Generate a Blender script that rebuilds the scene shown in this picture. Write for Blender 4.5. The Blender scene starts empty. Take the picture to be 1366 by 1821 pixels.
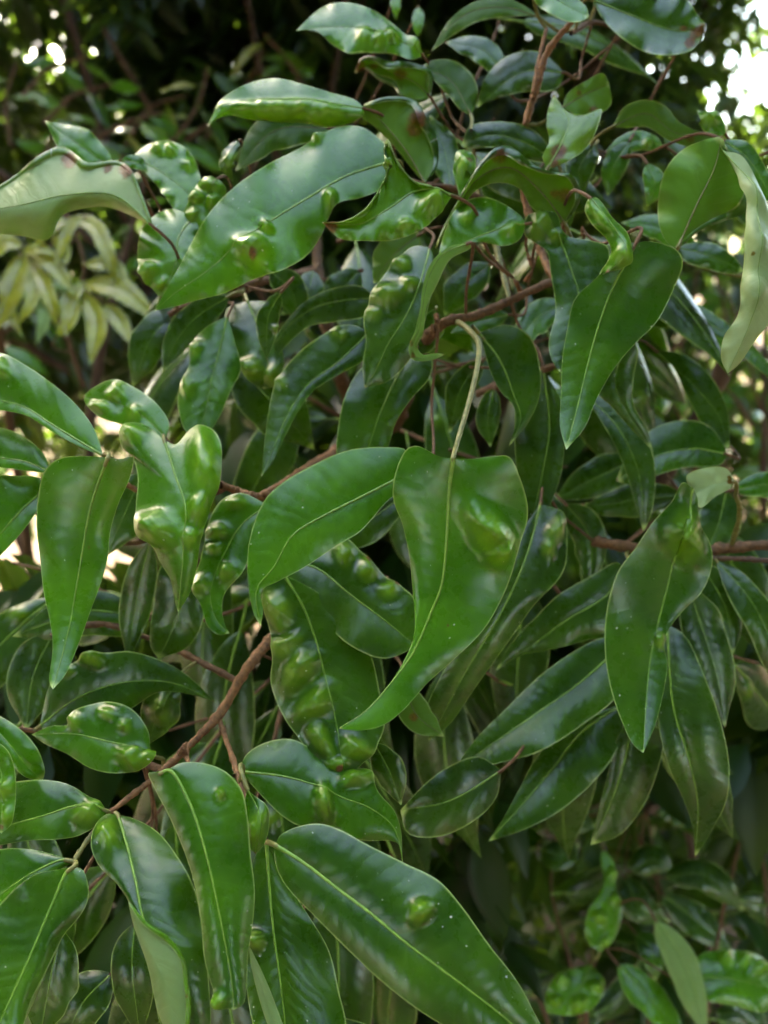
import bpy, math, random
import numpy as np
from mathutils import Vector

random.seed(7)
rng = np.random.default_rng(11)
R = math.radians
scene = bpy.context.scene
col = scene.collection

# ------------------------------------------------------------------ camera
CAM = np.array((0.0, 0.0, 1.35)); PITCH = R(-17.0)
F = 1420.0                                   # focal length in photograph pixels (1366 x 1821)
cam_data = bpy.data.cameras.new('camera')
cam = bpy.data.objects.new('camera', cam_data); col.objects.link(cam)
cam.location = CAM; cam.rotation_euler = (R(90) + PITCH, 0, 0)
cam_data.sensor_fit = 'VERTICAL'; cam_data.sensor_height = 36.0
cam_data.lens = 36.0 * F / 1821.0
cam_data.clip_start = 0.01; cam_data.clip_end = 3000
cam_data.dof.use_dof = True; cam_data.dof.focus_distance = 0.345; cam_data.dof.aperture_fstop = 7.0
scene.camera = cam

# ------------------------------------------------------------------ sky, sun, exposure
SUN_EL, SUN_AZ = 38.0, -34.0                  # azimuth in degrees from +Y towards +X (the sun stands behind the trees)
world = bpy.data.worlds.new('World'); scene.world = world; world.use_nodes = True
nt = world.node_tree; nt.nodes.clear()
wo = nt.nodes.new('ShaderNodeOutputWorld'); bg = nt.nodes.new('ShaderNodeBackground'); sky = nt.nodes.new('ShaderNodeTexSky')
sky.sky_type = 'NISHITA'; sky.sun_disc = False; sky.sun_elevation = R(SUN_EL); sky.sun_rotation = R(SUN_AZ)
sky.air_density = 1.0; sky.dust_density = 2.5; sky.ozone_density = 1.0
bg.inputs['Strength'].default_value = 0.15
nt.links.new(sky.outputs[0], bg.inputs[0]); nt.links.new(bg.outputs[0], wo.inputs[0])
sun_data = bpy.data.lights.new('sun', 'SUN'); sun = bpy.data.objects.new('sun', sun_data); col.objects.link(sun)
sun_data.energy = 3.0; sun_data.angle = R(0.6); sun_data.color = (1.0, 0.93, 0.82)
sd = Vector((math.sin(R(SUN_AZ)) * math.cos(R(SUN_EL)), math.cos(R(SUN_AZ)) * math.cos(R(SUN_EL)), math.sin(R(SUN_EL))))
sun.rotation_euler = sd.to_track_quat('Z', 'Y').to_euler(); sun.location = (-4, 6, 8)
vs = scene.view_settings
vs.view_transform = 'Standard'; vs.look = 'None'; vs.gamma = 1.0; vs.use_curve_mapping = False
vs.exposure = 4.15
vs.use_white_balance = True; vs.white_balance_temperature = 7800.0; vs.white_balance_tint = 4.0   # camera set for open shade
scene.render.engine = 'CYCLES'
scene.cycles.use_denoising = True
scene.cycles.max_bounces = 4; scene.cycles.transmission_bounces = 3; scene.cycles.diffuse_bounces = 3; scene.cycles.glossy_bounces = 2
scene.cycles.use_adaptive_sampling = True; scene.cycles.adaptive_threshold = 0.025
scene.cycles.sample_clamp_indirect = 6.0

# ------------------------------------------------------------------ helpers: places
FWD = np.array((0, math.cos(PITCH), math.sin(PITCH))); UP = np.array((0, -math.sin(PITCH), math.cos(PITCH))); RT = np.array((1.0, 0, 0))
def P(x, y, d):
    x = np.asarray(x, float); y = np.asarray(y, float); d = np.asarray(d, float)
    return CAM + ((x - 683.0) / F * d)[..., None] * RT + (-(y - 910.5) / F * d)[..., None] * UP + d[..., None] * FWD

def pts(s):
    if isinstance(s, str):
        return np.array([[float(v) for v in p.split(',')] for p in s.split()])
    return np.asarray(s, float)

def catmull(p, n=14):
    p = np.asarray(p, float)
    if len(p) < 3:
        k = np.linspace(0, 1, n)[:, None]; return p[0] * (1 - k) + p[-1] * k
    q = np.vstack([2 * p[0] - p[1], p, 2 * p[-1] - p[-2]])
    out = []
    for i in range(1, len(q) - 2):
        p0, p1, p2, p3 = q[i - 1:i + 3]
        a = max(np.linalg.norm(p1 - p0), 1e-9) ** .5; b = max(np.linalg.norm(p2 - p1), 1e-9) ** .5; c = max(np.linalg.norm(p3 - p2), 1e-9) ** .5
        m1 = (p2 - p1) + b * ((p1 - p0) / a - (p2 - p0) / (a + b)); m2 = (p2 - p1) + b * ((p3 - p2) / c - (p3 - p1) / (b + c))
        u = np.linspace(0, 1, n, endpoint=False)[:, None]
        out.append((2 * u**3 - 3 * u**2 + 1) * p1 + (u**3 - 2 * u**2 + u) * m1 + (-2 * u**3 + 3 * u**2) * p2 + (u**3 - u**2) * m2)
    out.append(p[-1:]); return np.vstack(out)

def resample(p, t):
    c = catmull(p); L = np.concatenate([[0], np.cumsum(np.linalg.norm(np.diff(c, axis=0), axis=1))])
    L /= max(L[-1], 1e-9)
    return np.stack([np.interp(t, L, c[:, k]) for k in range(c.shape[1])], 1)

# ------------------------------------------------------------------ helpers: objects
def link(name, data, parent=None):
    o = bpy.data.objects.new(name, data); col.objects.link(o)
    if parent is not None:
        o.parent = parent; o.matrix_parent_inverse = parent.matrix_world.inverted()
    return o

def tag(o, label=None, cat=None, group=None, kind=None):
    if label: o['label'] = label
    if cat: o['category'] = cat
    if group: o['group'] = group
    if kind: o['kind'] = kind
    return o

def thing(name, label, cat, loc, group=None):
    o = bpy.data.objects.new(name, None); col.objects.link(o); o.location = loc; o.empty_display_size = .05
    o.matrix_world = __import__('mathutils').Matrix.Translation(loc)
    return tag(o, label, cat, group)

def mesh_np(name, v, f, mats, mi=None, smooth=True, data=None, uv=None, normals=None):
    """v (n,3), f (m,k) faces of one size; data: per-vertex RGBA, uv: per-vertex (u,v)."""
    v = np.asarray(v, np.float32); f = np.asarray(f, np.int32); k = f.shape[1]
    me = bpy.data.meshes.new(name)
    me.vertices.add(len(v)); me.vertices.foreach_set('co', v.ravel())
    me.loops.add(f.size); me.loops.foreach_set('vertex_index', f.ravel())
    me.polygons.add(len(f)); me.polygons.foreach_set('loop_start', np.arange(len(f), dtype=np.int32) * k)
    me.polygons.foreach_set('use_smooth', np.full(len(f), smooth))
    for m in mats: me.materials.append(m)
    if mi is not None: me.polygons.foreach_set('material_index', np.asarray(mi, np.int32))
    me.update(calc_edges=True)
    if data is not None:
        a = me.attributes.new('leafdata', 'FLOAT_COLOR', 'POINT'); a.data.foreach_set('color', np.asarray(data, np.float32).ravel())
    if uv is not None:
        l = me.uv_layers.new(name='leafuv'); l.data.foreach_set('uv', np.asarray(uv, np.float32)[f.ravel()].ravel())
    if normals is not None:
        me.normals_split_custom_set_from_vertices([tuple(n) for n in normals])
    return me

def tube_arrays(p, r, k=7, lump=0.0):
    p = np.asarray(p, float); n = len(p); r = np.broadcast_to(np.asarray(r, float), (n,)).copy()
    t = np.gradient(p, axis=0); t /= np.linalg.norm(t, axis=1)[:, None] + 1e-12
    ref = np.array((0.3, 0.2, 0.93)); ref = ref if abs(t[0] @ ref) < .9 else np.array((1.0, .1, 0))
    u = np.cross(t, ref); u /= np.linalg.norm(u, axis=1)[:, None] + 1e-12; w = np.cross(t, u)
    a = np.arange(k) * 2 * math.pi / k
    rr = r[:, None] * (1 + lump * rng.normal(size=(n, k)))
    v = p[:, None] + rr[..., None] * (np.cos(a)[None, :, None] * u[:, None] + np.sin(a)[None, :, None] * w[:, None])
    i = np.arange(n - 1)[:, None] * k; j = np.arange(k)[None]; j2 = (j + 1) % k
    f = np.stack([i + j, i + j2, i + k + j2, i + k + j], -1).reshape(-1, 4)
    return v.reshape(-1, 3), f

# ------------------------------------------------------------------ materials
def newmat(name):
    m = bpy.data.materials.new(name); m.use_nodes = True; t = m.node_tree; t.nodes.clear()
    return m, t, t.nodes.new, t.links.new

class G:
    """tiny node-graph writer"""
    def __init__(s, name):
        s.m = bpy.data.materials.new(name); s.m.use_nodes = True; s.t = s.m.node_tree; s.t.nodes.clear()
    def n(s, typ, **kw):
        nd = s.t.nodes.new(typ)
        for k, v in kw.items():
            if k.startswith('_'): setattr(nd, k[1:], v)
        for k, v in kw.items():
            if not k.startswith('_'):
                key = int(k[1:]) if k[0] == 'i' and k[1:].isdigit() else k.replace('__', ' ')
                s.set(nd.inputs[key], v)
        return nd
    def set(s, inp, v):
        if isinstance(v, bpy.types.NodeSocket): s.t.links.new(v, inp)
        else: inp.default_value = v
    def math(s, op, a, b=0.0, c=None, clamp=False):
        nd = s.n('ShaderNodeMath', _operation=op, _use_clamp=clamp); s.set(nd.inputs[0], a); s.set(nd.inputs[1], b)
        if c is not None: s.set(nd.inputs[2], c)
        return nd.outputs[0]
    def mix(s, f, a, b):
        nd = s.n('ShaderNodeMix', _data_type='RGBA'); s.set(nd.inputs[0], f); s.set(nd.inputs[6], a); s.set(nd.inputs[7], b); return nd.outputs[2]
    def ramp(s, f, stops, interp='LINEAR'):
        nd = s.n('ShaderNodeValToRGB'); s.set(nd.inputs[0], f); cr = nd.color_ramp; cr.interpolation = interp
        while len(cr.elements) > 1: cr.elements.remove(cr.elements[-1])
        cr.elements[0].position = stops[0][0]; cr.elements[0].color = (*stops[0][1], 1)
        for p, c in stops[1:]:
            e = cr.elements.new(p); e.color = (*c, 1)
        return nd.outputs[0]
    def smooth(s, x, lo, hi):
        nd = s.n('ShaderNodeMapRange', _interpolation_type='SMOOTHSTEP'); s.set(nd.inputs[0], x); s.set(nd.inputs[1], lo); s.set(nd.inputs[2], hi); return nd.outputs[0]
    def noise(s, vec, scale, detail=2.0, rough=.5):
        nd = s.n('ShaderNodeTexNoise', Scale=scale, Detail=detail, Roughness=rough); s.set(nd.inputs['Vector'], vec); return nd.outputs[0]

def leaf_material(name, under=False):
    g = G(name)
    at = g.n('ShaderNodeAttribute', _attribute_name='leafdata'); sep = g.n('ShaderNodeSeparateColor'); g.set(sep.inputs[0], at.outputs['Color'])
    gall, brown, margin, tone = sep.outputs[0], sep.outputs[1], sep.outputs[2], at.outputs['Alpha']
    uv = g.n('ShaderNodeUVMap', _uv_map='leafuv').outputs[0]
    obj = g.n('ShaderNodeTexCoord').outputs['Object']
    su = g.n('ShaderNodeSeparateXYZ'); g.set(su.inputs[0], uv); u, v = su.outputs[0], su.outputs[1]
    wob = g.noise(uv, 60.0, 2)
    au = g.math('ABSOLUTE', u)
    q = g.math('SUBTRACT', v, g.math('MULTIPLY', au, 0.62))
    q = g.math('ADD', q, g.math('MULTIPLY', g.math('SUBTRACT', wob, 0.5), 0.012))
    side = g.math('MULTIPLY', g.math('GREATER_THAN', u, 0.0), 0.47)
    fr = g.math('FRACT', g.math('ADD', g.math('DIVIDE', q, 0.0068), side))
    dv = g.math('ABSOLUTE', g.math('SUBTRACT', fr, 0.5))
    vein = g.math('MULTIPLY', g.math('SUBTRACT', 1.0, g.smooth(dv, 0.0, 0.11)), g.smooth(g.noise(uv, 25.0, 1), .35, .7))            # thin side veins
    pill = g.math('MULTIPLY', g.smooth(dv, 0.0, 0.5), 1.0)              # softly quilted blade between them
    n1 = g.noise(obj, 28.0, 3); n2 = g.noise(obj, 160.0, 3, .6); n3 = g.noise(obj, 900.0, 2)
    if not under:
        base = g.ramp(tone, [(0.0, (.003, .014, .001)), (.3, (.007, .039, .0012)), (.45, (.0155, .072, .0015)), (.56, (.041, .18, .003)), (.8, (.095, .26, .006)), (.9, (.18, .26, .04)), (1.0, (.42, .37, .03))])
        dark = g.mix(.55, base, (.006, .03, .004, 1)); lite = g.mix(.32, base, (.14, .30, .025, 1))
        c = g.mix(g.smooth(n1, .3, .7), dark, lite); c = g.mix(.72, base, c)
        c = g.mix(g.math('MULTIPLY', g.smooth(n2, .52, .75), .30), c, lite)
        c = g.mix(g.math('MULTIPLY', vein, .20), c, g.mix(.5, base, (.20, .40, .05, 1)))
        ve = g.n('ShaderNodeTexVoronoi', _feature='DISTANCE_TO_EDGE', _voronoi_dimensions='2D', Scale=620.0); g.set(ve.inputs['Vector'], uv)
        net = g.math('SUBTRACT', 1.0, g.smooth(ve.outputs['Distance'], 0.0, .12)); c = g.mix(g.math('MULTIPLY', net, .12), c, lite)
        yel = g.mix(.75, base, g.ramp(n2, [(.3, (.08, .24, .005)), (.7, (.23, .40, .018))]))
        c = g.mix(g.math('MULTIPLY', g.smooth(gall, .05, .85), .78), c, yel)
        c = g.mix(g.math('MULTIPLY', margin, .95), c, (.34, .46, .13, 1))
    else:
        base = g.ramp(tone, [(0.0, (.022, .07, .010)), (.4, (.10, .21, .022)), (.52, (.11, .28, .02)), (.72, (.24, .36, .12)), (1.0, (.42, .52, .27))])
        c = g.mix(g.smooth(n1, .3, .7), base, g.mix(.3, base, (.1, .2, .03, 1)))
        c = g.mix(g.math('MULTIPLY', vein, .30), c, g.mix(.5, base, (.42, .5, .22, 1)))
        c = g.mix(g.math('MULTIPLY', g.smooth(n2, .45, .75), .35), c, g.mix(.45, base, (.07, .14, .015, 1)))
        c = g.mix(g.math('MULTIPLY', margin, .75), c, (.45, .52, .2, 1))
        c = g.mix(g.math('MULTIPLY', g.smooth(gall, .1, .9), .12), c, (.10, .07, .01, 1))
    bm = g.math('ADD', brown, g.math('MULTIPLY', g.math('SUBTRACT', n2, .5), .9))
    bm = g.math('MULTIPLY', g.smooth(bm, .35, .75), g.smooth(brown, .02, .2))
    c = g.mix(bm, c, g.ramp(n3, [(.3, (.055, .016, .006)), (.7, (.22, .075, .018))]))
    if not under:                                                     # dust specks and dried droplets
        vo = g.n('ShaderNodeTexVoronoi', _feature='F1', _voronoi_dimensions='2D', Scale=150.0); g.set(vo.inputs['Vector'], uv)
        sc = g.n('ShaderNodeSeparateColor'); g.set(sc.inputs[0], vo.outputs['Color'])
        rad = g.math('MULTIPLY', g.math('POWER', sc.outputs[0], 2.5), .075)
        sp = g.math('MULTIPLY', g.math('LESS_THAN', vo.outputs['Distance'], rad), g.math('GREATER_THAN', sc.outputs[1], .5))
        c = g.mix(g.math('MULTIPLY', sp, .75), c, (.62, .66, .5, 1))
        ro = g.math('ADD', .20, g.math('MULTIPLY', n2, .17)); ro = g.math('ADD', ro, g.math('MULTIPLY', sp, .4))
        ro = g.math('ADD', ro, g.math('MULTIPLY', bm, .3)); ro = g.math('ADD', ro, g.math('MULTIPLY', gall, .07))
    else:
        ro = g.math('ADD', .28, g.math('MULTIPLY', n2, .24))
    hgt = g.math('ADD', g.math('MULTIPLY', pill, .55), g.math('MULTIPLY', n2, .9))
    hgt = g.math('ADD', hgt, g.math('MULTIPLY', n3, .10))
    hgt = g.math('ADD', hgt, g.math('MULTIPLY', vein, -.25 if not under else .5))
    bump = g.n('ShaderNodeBump', Strength=.38 if not under else .8, Distance=.00035); g.set(bump.inputs['Height'], hgt)
    bs = g.n('ShaderNodeBsdfPrincipled'); g.set(bs.inputs['Base Color'], c); g.set(bs.inputs['Roughness'], ro); g.set(bs.inputs['Normal'], bump.outputs[0])
    bs.inputs['IOR'].default_value = 1.5 if not under else 1.4
    bs.inputs['Specular IOR Level'].default_value = .50 if not under else .32
    tr = g.n('ShaderNodeBsdfTranslucent')
    tc = g.n('ShaderNodeMix', _data_type='RGBA'); tc.blend_type = 'MULTIPLY'; tc.inputs[0].default_value = 0.0
    g.set(tr.inputs[0], g.mix(.55, c, (.42, .78, .05, 1)))
    mx = g.n('ShaderNodeMixShader'); mx.inputs[0].default_value = .24 if not under else .42
    g.t.links.new(bs.outputs[0], mx.inputs[1]); g.t.links.new(tr.outputs[0], mx.inputs[2])
    g.t.nodes.remove(tc)
    out = g.n('ShaderNodeOutputMaterial'); g.t.links.new(mx.outputs[0], out.inputs[0])
    return g.m

def simple(name, c1, c2, scale, rough=.7, bump=.4, dist=.002, detail=4, stretch=None):
    g = G(name); co = g.n('ShaderNodeTexCoord').outputs['Object']
    if stretch:
        mp = g.n('ShaderNodeMapping'); g.set(mp.inputs[0], co); mp.inputs['Scale'].default_value = stretch; co = mp.outputs[0]
    n = g.noise(co, scale, detail, .62)
    c = g.ramp(n, [(.3, c1), (.7, c2)])
    b = g.n('ShaderNodeBump', Strength=bump, Distance=dist); g.set(b.inputs['Height'], n)
    bs = g.n('ShaderNodeBsdfPrincipled', Roughness=rough); g.set(bs.inputs['Base Color'], c); g.set(bs.inputs['Normal'], b.outputs[0])
    out = g.n('ShaderNodeOutputMaterial'); g.t.links.new(bs.outputs[0], out.inputs[0]); return g.m

def foliage(name, c0, c1, rough=.38, trans=.25, spec=.5):
    g = G(name); at = g.n('ShaderNodeAttribute', _attribute_name='leafdata')
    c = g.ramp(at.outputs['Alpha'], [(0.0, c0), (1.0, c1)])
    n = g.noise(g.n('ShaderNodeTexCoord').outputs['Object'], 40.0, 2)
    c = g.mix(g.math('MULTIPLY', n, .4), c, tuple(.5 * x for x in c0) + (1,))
    bs = g.n('ShaderNodeBsdfPrincipled', Roughness=rough); g.set(bs.inputs['Base Color'], c); bs.inputs['Specular IOR Level'].default_value = spec
    tr = g.n('ShaderNodeBsdfTranslucent'); g.set(tr.inputs[0], g.mix(.5, c, (.35, .6, .05, 1)))
    mx = g.n('ShaderNodeMixShader'); mx.inputs[0].default_value = trans
    g.t.links.new(bs.outputs[0], mx.inputs[1]); g.t.links.new(tr.outputs[0], mx.inputs[2])
    out = g.n('ShaderNodeOutputMaterial'); g.t.links.new(mx.outputs[0], out.inputs[0]); return g.m

M_TOP = leaf_material('glossy_leaf_upper'); M_UND = leaf_material('matte_leaf_underside', True)
M_RIB = simple('pale_midrib', (.085, .20, .016), (.19, .33, .035), 300, .45, .2, .0003)
M_PET = simple('green_brown_petiole', (.085, .095, .018), (.20, .19, .05), 260, .55, .5, .0005)
M_TWIG = simple('orange_brown_twig_bark', (.085, .036, .012), (.28, .13, .045), 420, .75, .8, .0008)
M_TWIGD = simple('dark_brown_twig_bark', (.055, .026, .010), (.16, .08, .030), 420, .8, .8, .0008)
M_BARK = simple('grey_brown_bark', (.030, .018, .011), (.10, .058, .034), 30, .85, 1.0, .006, stretch=(1, 1, .25))
M_BUD = simple('dry_brown_bud', (.10, .04, .02), (.26, .13, .05), 500, .8, .5, .0005)
M_SPOT = simple('rust_red_scar', (.06, .012, .006), (.20, .05, .02), 900, .8, .6, .0004)

# ------------------------------------------------------------------ the leaf builder
CUR = None                                    # the plant that gets the leaves
TWIGS = {}                                    # plant name -> list of 3-D twig points

def std_shape(t):
    a = np.sin(math.pi * np.clip(t, 0, 1) ** .82) ** .85
    return np.where(t > .78, a * (1 - .35 * ((t - .78) / .22)), a)

def grid_normals(p):
    du = np.gradient(p, axis=0); dv = np.gradient(p, axis=1)
    n = np.cross(du, dv); return n / (np.linalg.norm(n, axis=2)[..., None] + 1e-14)

def grid_faces(nr, nc, off=0, flip=False):
    i = np.arange(nr - 1)[:, None] * nc; j = np.arange(nc - 1)[None]
    f = np.stack([i + j, i + nc + j, i + nc + j + 1, i + j + 1], -1).reshape(-1, 4) + off
    return f[:, ::-1] if flip else f

def lf(D, M, A=None, B=None, w=None, tone=.5, under=0, g=(), b=(), v=.22, c=.32, ty=.45, tx=0.0, bow=.12, droop=.06,
       da=0.0, db=0.0, wav=.06, AM=None, BM=None, ribw=1.0, pet=None, petr=1.15, label=None, nocon=False, rib=True, ruf=0.0, cv=None, ra=0.0, rb=0.0):
    """One traced leaf blade: M midrib, A and B the two margins (photo pixels, base to tip), D distance at the blade in metres.
    g: galls (x, y, rx, ry, angle, height) in pixels; b: brown scars (x, y, r)."""
    M = pts(M); big = len(g) > 0
    if M[:, 1].mean() < 460 and D < .47: wav += .10; ruf += .05        # the young upper leaves are rippled
    ty = ty * (.78 if tone > .35 or under else .42) - .06; cv = rng.uniform(.1, .55) * (1 if rng.random() < .65 else -.7) if cv is None else cv; tx = tx + rng.uniform(-.12, .12)
    seglen = np.linalg.norm(np.diff(M, axis=0), axis=1).sum()
    if A is None:
        t0 = np.linspace(0, 1, 9)[1:-1]; mm = resample(M, t0); tn = resample(M, np.clip(t0 + .02, 0, 1)) - resample(M, np.clip(t0 - .02, 0, 1))
        tn /= np.linalg.norm(tn, axis=1)[:, None]; no = np.stack([-tn[:, 1], tn[:, 0]], 1); sh = (std_shape(t0) * w)[:, None]
        k = 1 + rng.normal(0, .05, (len(t0), 2))
        A = mm + no * sh * k[:, :1]; B = mm - no * sh * k[:, 1:]
    A = pts(A); B = pts(B)
    A = np.vstack([M[:1], A, M[-1:]]); B = np.vstack([M[:1], B, M[-1:]])
    if big: nr, nh = int(np.clip(seglen / 4.2, 50, 130)), 22
    else:   nr, nh = int(np.clip(seglen / 9, 22, 60)), 9
    t = np.linspace(0, 1, nr); t = t + .018 * np.sin(2 * math.pi * t) * -1
    Mr, Ar, Br = resample(M, t), resample(A, t), resample(B, t)
    mp = D / F                                 # metres per pixel at the blade
    wA = np.linalg.norm(Ar - Mr, axis=1); wB = np.linalg.norm(Br - Mr, axis=1)
    wmax = max(np.percentile(wA, 90), np.percentile(wB, 90), 4)
    es = min(.12, .95e-3 / (wmax * mp))       # the pale margin is about three quarters of a millimetre wide
    sh = np.concatenate([np.linspace(0, 1 - es, nh), [1 - es * .45, 1.0]])
    s = np.concatenate([-sh[::-1], sh[1:]]); nc = len(s); sa = np.abs(s)[None, :, None]
    E = np.where((s < 0)[None, :, None], Ar[:, None], Br[:, None])
    px = Mr[:, None] * (1 - sa) + E * sa
    def via(mid, neg):
        mr = resample(np.vstack([M[:1], pts(mid), M[-1:]]), t)[:, None]
        q = Mr[:, None] * (2 * (sa - .5) * (sa - 1)) + mr * (4 * sa * (1 - sa)) + E * (2 * sa * (sa - .5))
        return np.where(((s < 0) if neg else (s > 0))[None, :, None], q, px)
    if AM is not None: px = via(AM, True)
    if BM is not None: px = via(BM, False)
    hw = np.where((s < 0)[None], wA[:, None], wB[:, None])
    cy, cx = Mr[:, 1].mean(), Mr[:, 0].mean()
    S = np.abs(s)[None]; T = t[:, None]
    ph = rng.uniform(0, 6.28, 4)
    wave = np.where((s < 0)[None], np.sin(2 * math.pi * 2.3 * T + ph[0]) + .6 * np.sin(2 * math.pi * 4.7 * T + ph[1]),
                    np.sin(2 * math.pi * 2.6 * T + ph[2]) + .6 * np.sin(2 * math.pi * 4.1 * T + ph[3]))
    dep = hw * (-v * S + c * S ** 2 + wav * wave * S ** 2)
    if ruf: dep = dep + hw * ruf * np.sin(2 * math.pi * 9 * T + ph[1]) * S ** 3
    dep = dep - .2 * (px[..., 1] - 910.5) - (ty - .2) * (px[..., 1] - cy) - tx * (px[..., 0] - cx) - cv * ((px[..., 1] - cy) ** 2 - (.29 * seglen) ** 2) / seglen
    dep = dep - bow * seglen * (np.sin(math.pi * T) - .6) * .5 + droop * seglen * T ** 3
    dep = dep + np.where((s < 0)[None], da, db) * S ** 2 * np.sin(math.pi * T) ** .6
    if ra or rb:                                # a margin that rolls over towards the viewer: extra columns beyond the edge
        lip = [(.0, -.25), (.0, -.6), (.35, -.85), (.75, -.9), (1.0, -.8)]; tp = (np.sin(math.pi * T[:, 0]) ** .5) * (1 + .3 * np.sin(11 * T[:, 0] + ph[0]))
        for neg, rw in ((True, ra), (False, rb)):
            if not rw: continue
            k0 = 0 if neg else -1; k1 = 3 if neg else -4
            inw = px[:, k1] - px[:, k0]; inw /= np.linalg.norm(inw, axis=1)[:, None] + 1e-9
            cp = np.stack([px[:, k0] + inw * (a_ * rw * tp)[:, None] - inw * (rw * .25 * tp * (b_ > -.7) * (b_ < 0))[:, None] for a_, b_ in lip], 1); cd = np.stack([dep[:, k0] + b_ * rw * tp for a_, b_ in lip], 1)
            cs = np.full(len(lip), .9 if not neg else -.9); cs[-1] = -1.0 if neg else 1.0
            if neg: px = np.concatenate([cp[:, ::-1], px], 1); dep = np.concatenate([cd[:, ::-1], dep], 1); s = np.concatenate([cs[::-1], s]); hw = np.concatenate([np.repeat(hw[:, :1], 5, 1), hw], 1)
            else: px = np.concatenate([px, cp], 1); dep = np.concatenate([dep, cd], 1); s = np.concatenate([s, cs]); hw = np.concatenate([hw, np.repeat(hw[:, -1:], 5, 1)], 1)
        nc = len(s)
    kc = int(np.where(s == 0)[0][0])
    d = D + dep * mp
    p = P(px[..., 0], px[..., 1], d)
    n = grid_normals(p)
    view = CAM - p; sgn = 1.0 if (np.einsum('ijk,ijk->ij', n, view)[: max(4, int(nr * .6))]).sum() > 0 else -1.0
    n *= sgn
    # galls swell out of the blade
    gm = np.zeros(px.shape[:2]); own = np.full(px.shape[:2], -1); best = np.full(px.shape[:2], 9.0); disp = np.zeros(px.shape[:2])
    for i, q in enumerate(g):
        gx, gy, rx = q[:3]; ry = q[3] if len(q) > 3 else rx; an = R(q[4]) if len(q) > 4 else 0.0; h = 1.4 * (q[5] if len(q) > 5 else .75 * min(rx, ry)); rx, ry = 1.12 * rx, 1.12 * ry
        ex, ey = px[..., 0] - gx, px[..., 1] - gy
        X = (ex * math.cos(an) + ey * math.sin(an)) / rx; Y = (-ex * math.sin(an) + ey * math.cos(an)) / ry
        th_ = np.arctan2(Y, X); r = np.sqrt(X * X + Y * Y) * (1 + .13 * np.sin(2 * th_ + gx) + .09 * np.sin(3 * th_ + gy))
        lum = 1 + .10 * np.sin(5 * X + gx) * np.sin(4.3 * Y + gy) + .05 * np.sin(ex * .35 + gy) * np.sin(ey * .31)
        prof = np.exp(-(r / .90) ** 2.2) * lum
        disp = disp + (h * mp * np.clip(prof, 0, None)) ** 2.5
        gm = np.maximum(gm, np.clip(1.3 - r, 0, 1))
        m = (r < best) & (r < 1.0); own[m] = i; best[m] = r[m]
    disp = disp ** .4
    if big:
        p = p + n * np.minimum(disp, .02)[..., None]; n = grid_normals(p) * sgn
    br = np.zeros(px.shape[:2])
    if rng.random() < .3: b = list(b) + [(M[-1, 0], M[-1, 1], rng.uniform(4, 9))]
    for (x, y, r) in b:
        br = np.maximum(br, np.clip(1.2 - np.hypot(px[..., 0] - x, px[..., 1] - y) / r, 0, 1))
    mg = np.clip((np.abs(s) - (1 - es)) / es, 0, 1)[None] * np.ones((nr, 1))
    mg[-2:] = 1.0
    data = np.stack([gm, br, mg, np.full_like(gm, tone)], -1).reshape(-1, 4)
    uvs = np.stack([np.broadcast_to(s[None] * hw * mp, gm.shape), np.broadcast_to(T * seglen * mp, gm.shape)], -1).reshape(-1, 2)
    nv = nr * nc; th = 3.2e-4
    V = np.vstack([p.reshape(-1, 3), (p - n * th).reshape(-1, 3)]); N = np.vstack([n.reshape(-1, 3), -n.reshape(-1, 3)])
    ff = grid_faces(nr, nc, 0, sgn < 0); fb = grid_faces(nr, nc, nv, sgn > 0)
    own_f = own[:-1, :-1].reshape(-1)
    # rim
    ring = np.concatenate([np.arange(nr) * nc, (nr - 1) * nc + np.arange(1, nc), (np.arange(nr - 1)[::-1]) * nc + nc - 1, np.arange(1, nc - 1)[::-1]])
    r2 = np.roll(ring, -1); fr = np.stack([ring, ring + nv, r2 + nv, r2], 1)
    if sgn > 0: fr = fr[:, ::-1]
    F0, F1 = (M_TOP, M_UND) if not under else (M_UND, M_TOP)
    data2 = np.vstack([data, data]); uv2 = np.vstack([uvs, uvs])
    def sub(name, keep_f, keep_r, parent):
        fa = np.vstack([ff[keep_f], fb[keep_f]] + ([fr] if keep_r else []))
        mi = np.concatenate([np.zeros(keep_f.sum(), int), np.ones(keep_f.sum(), int)] + ([np.zeros(len(fr), int)] if keep_r else []))
        used = np.unique(fa); mapi = np.zeros(len(V), int); mapi[used] = np.arange(len(used))
        org = V[used].mean(0)
        me = mesh_np(name, V[used] - org, mapi[fa], [F0, F1], mi, True, data2[used], uv2[used], N[used] if big else None)
        o = bpy.data.objects.new(name, me); col.objects.link(o); o.location = org
        return o, org
    leafo, org = sub('leaf', own_f < 0, True, CUR)
    cl = np.array(CUR.location)
    leafo.parent = CUR; leafo.location = org - cl
    if label: leafo['label'] = label
    for i in range(len(g)):
        if (own_f == i).sum() > 2:
            go, o2 = sub('gall', own_f == i, False, leafo); go.parent = leafo; go.location = o2 - org
    # raised midrib
    if rib:
        k = kc; line = p[:, k] + n[:, k] * 1e-5; rr = np.interp(t, [0, .1, .7, 1], [.75e-3, .52e-3, .26e-3, .10e-3]) * ribw * min(1.25, max(.6, wmax * mp / .018))
        tv, tf = tube_arrays(line[::2] if nr > 40 else line, rr[::2] if nr > 40 else rr, 6)
        ro = link('midrib', mesh_np('midrib', tv - org, tf, [M_RIB if not under or tone > .6 else M_PET]), None); ro.parent = leafo
    # leaf stalk to its twig
    b0 = p[0, kc]; dirn = b0 - p[2, kc]; dirn /= np.linalg.norm(dirn) + 1e-9
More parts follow.
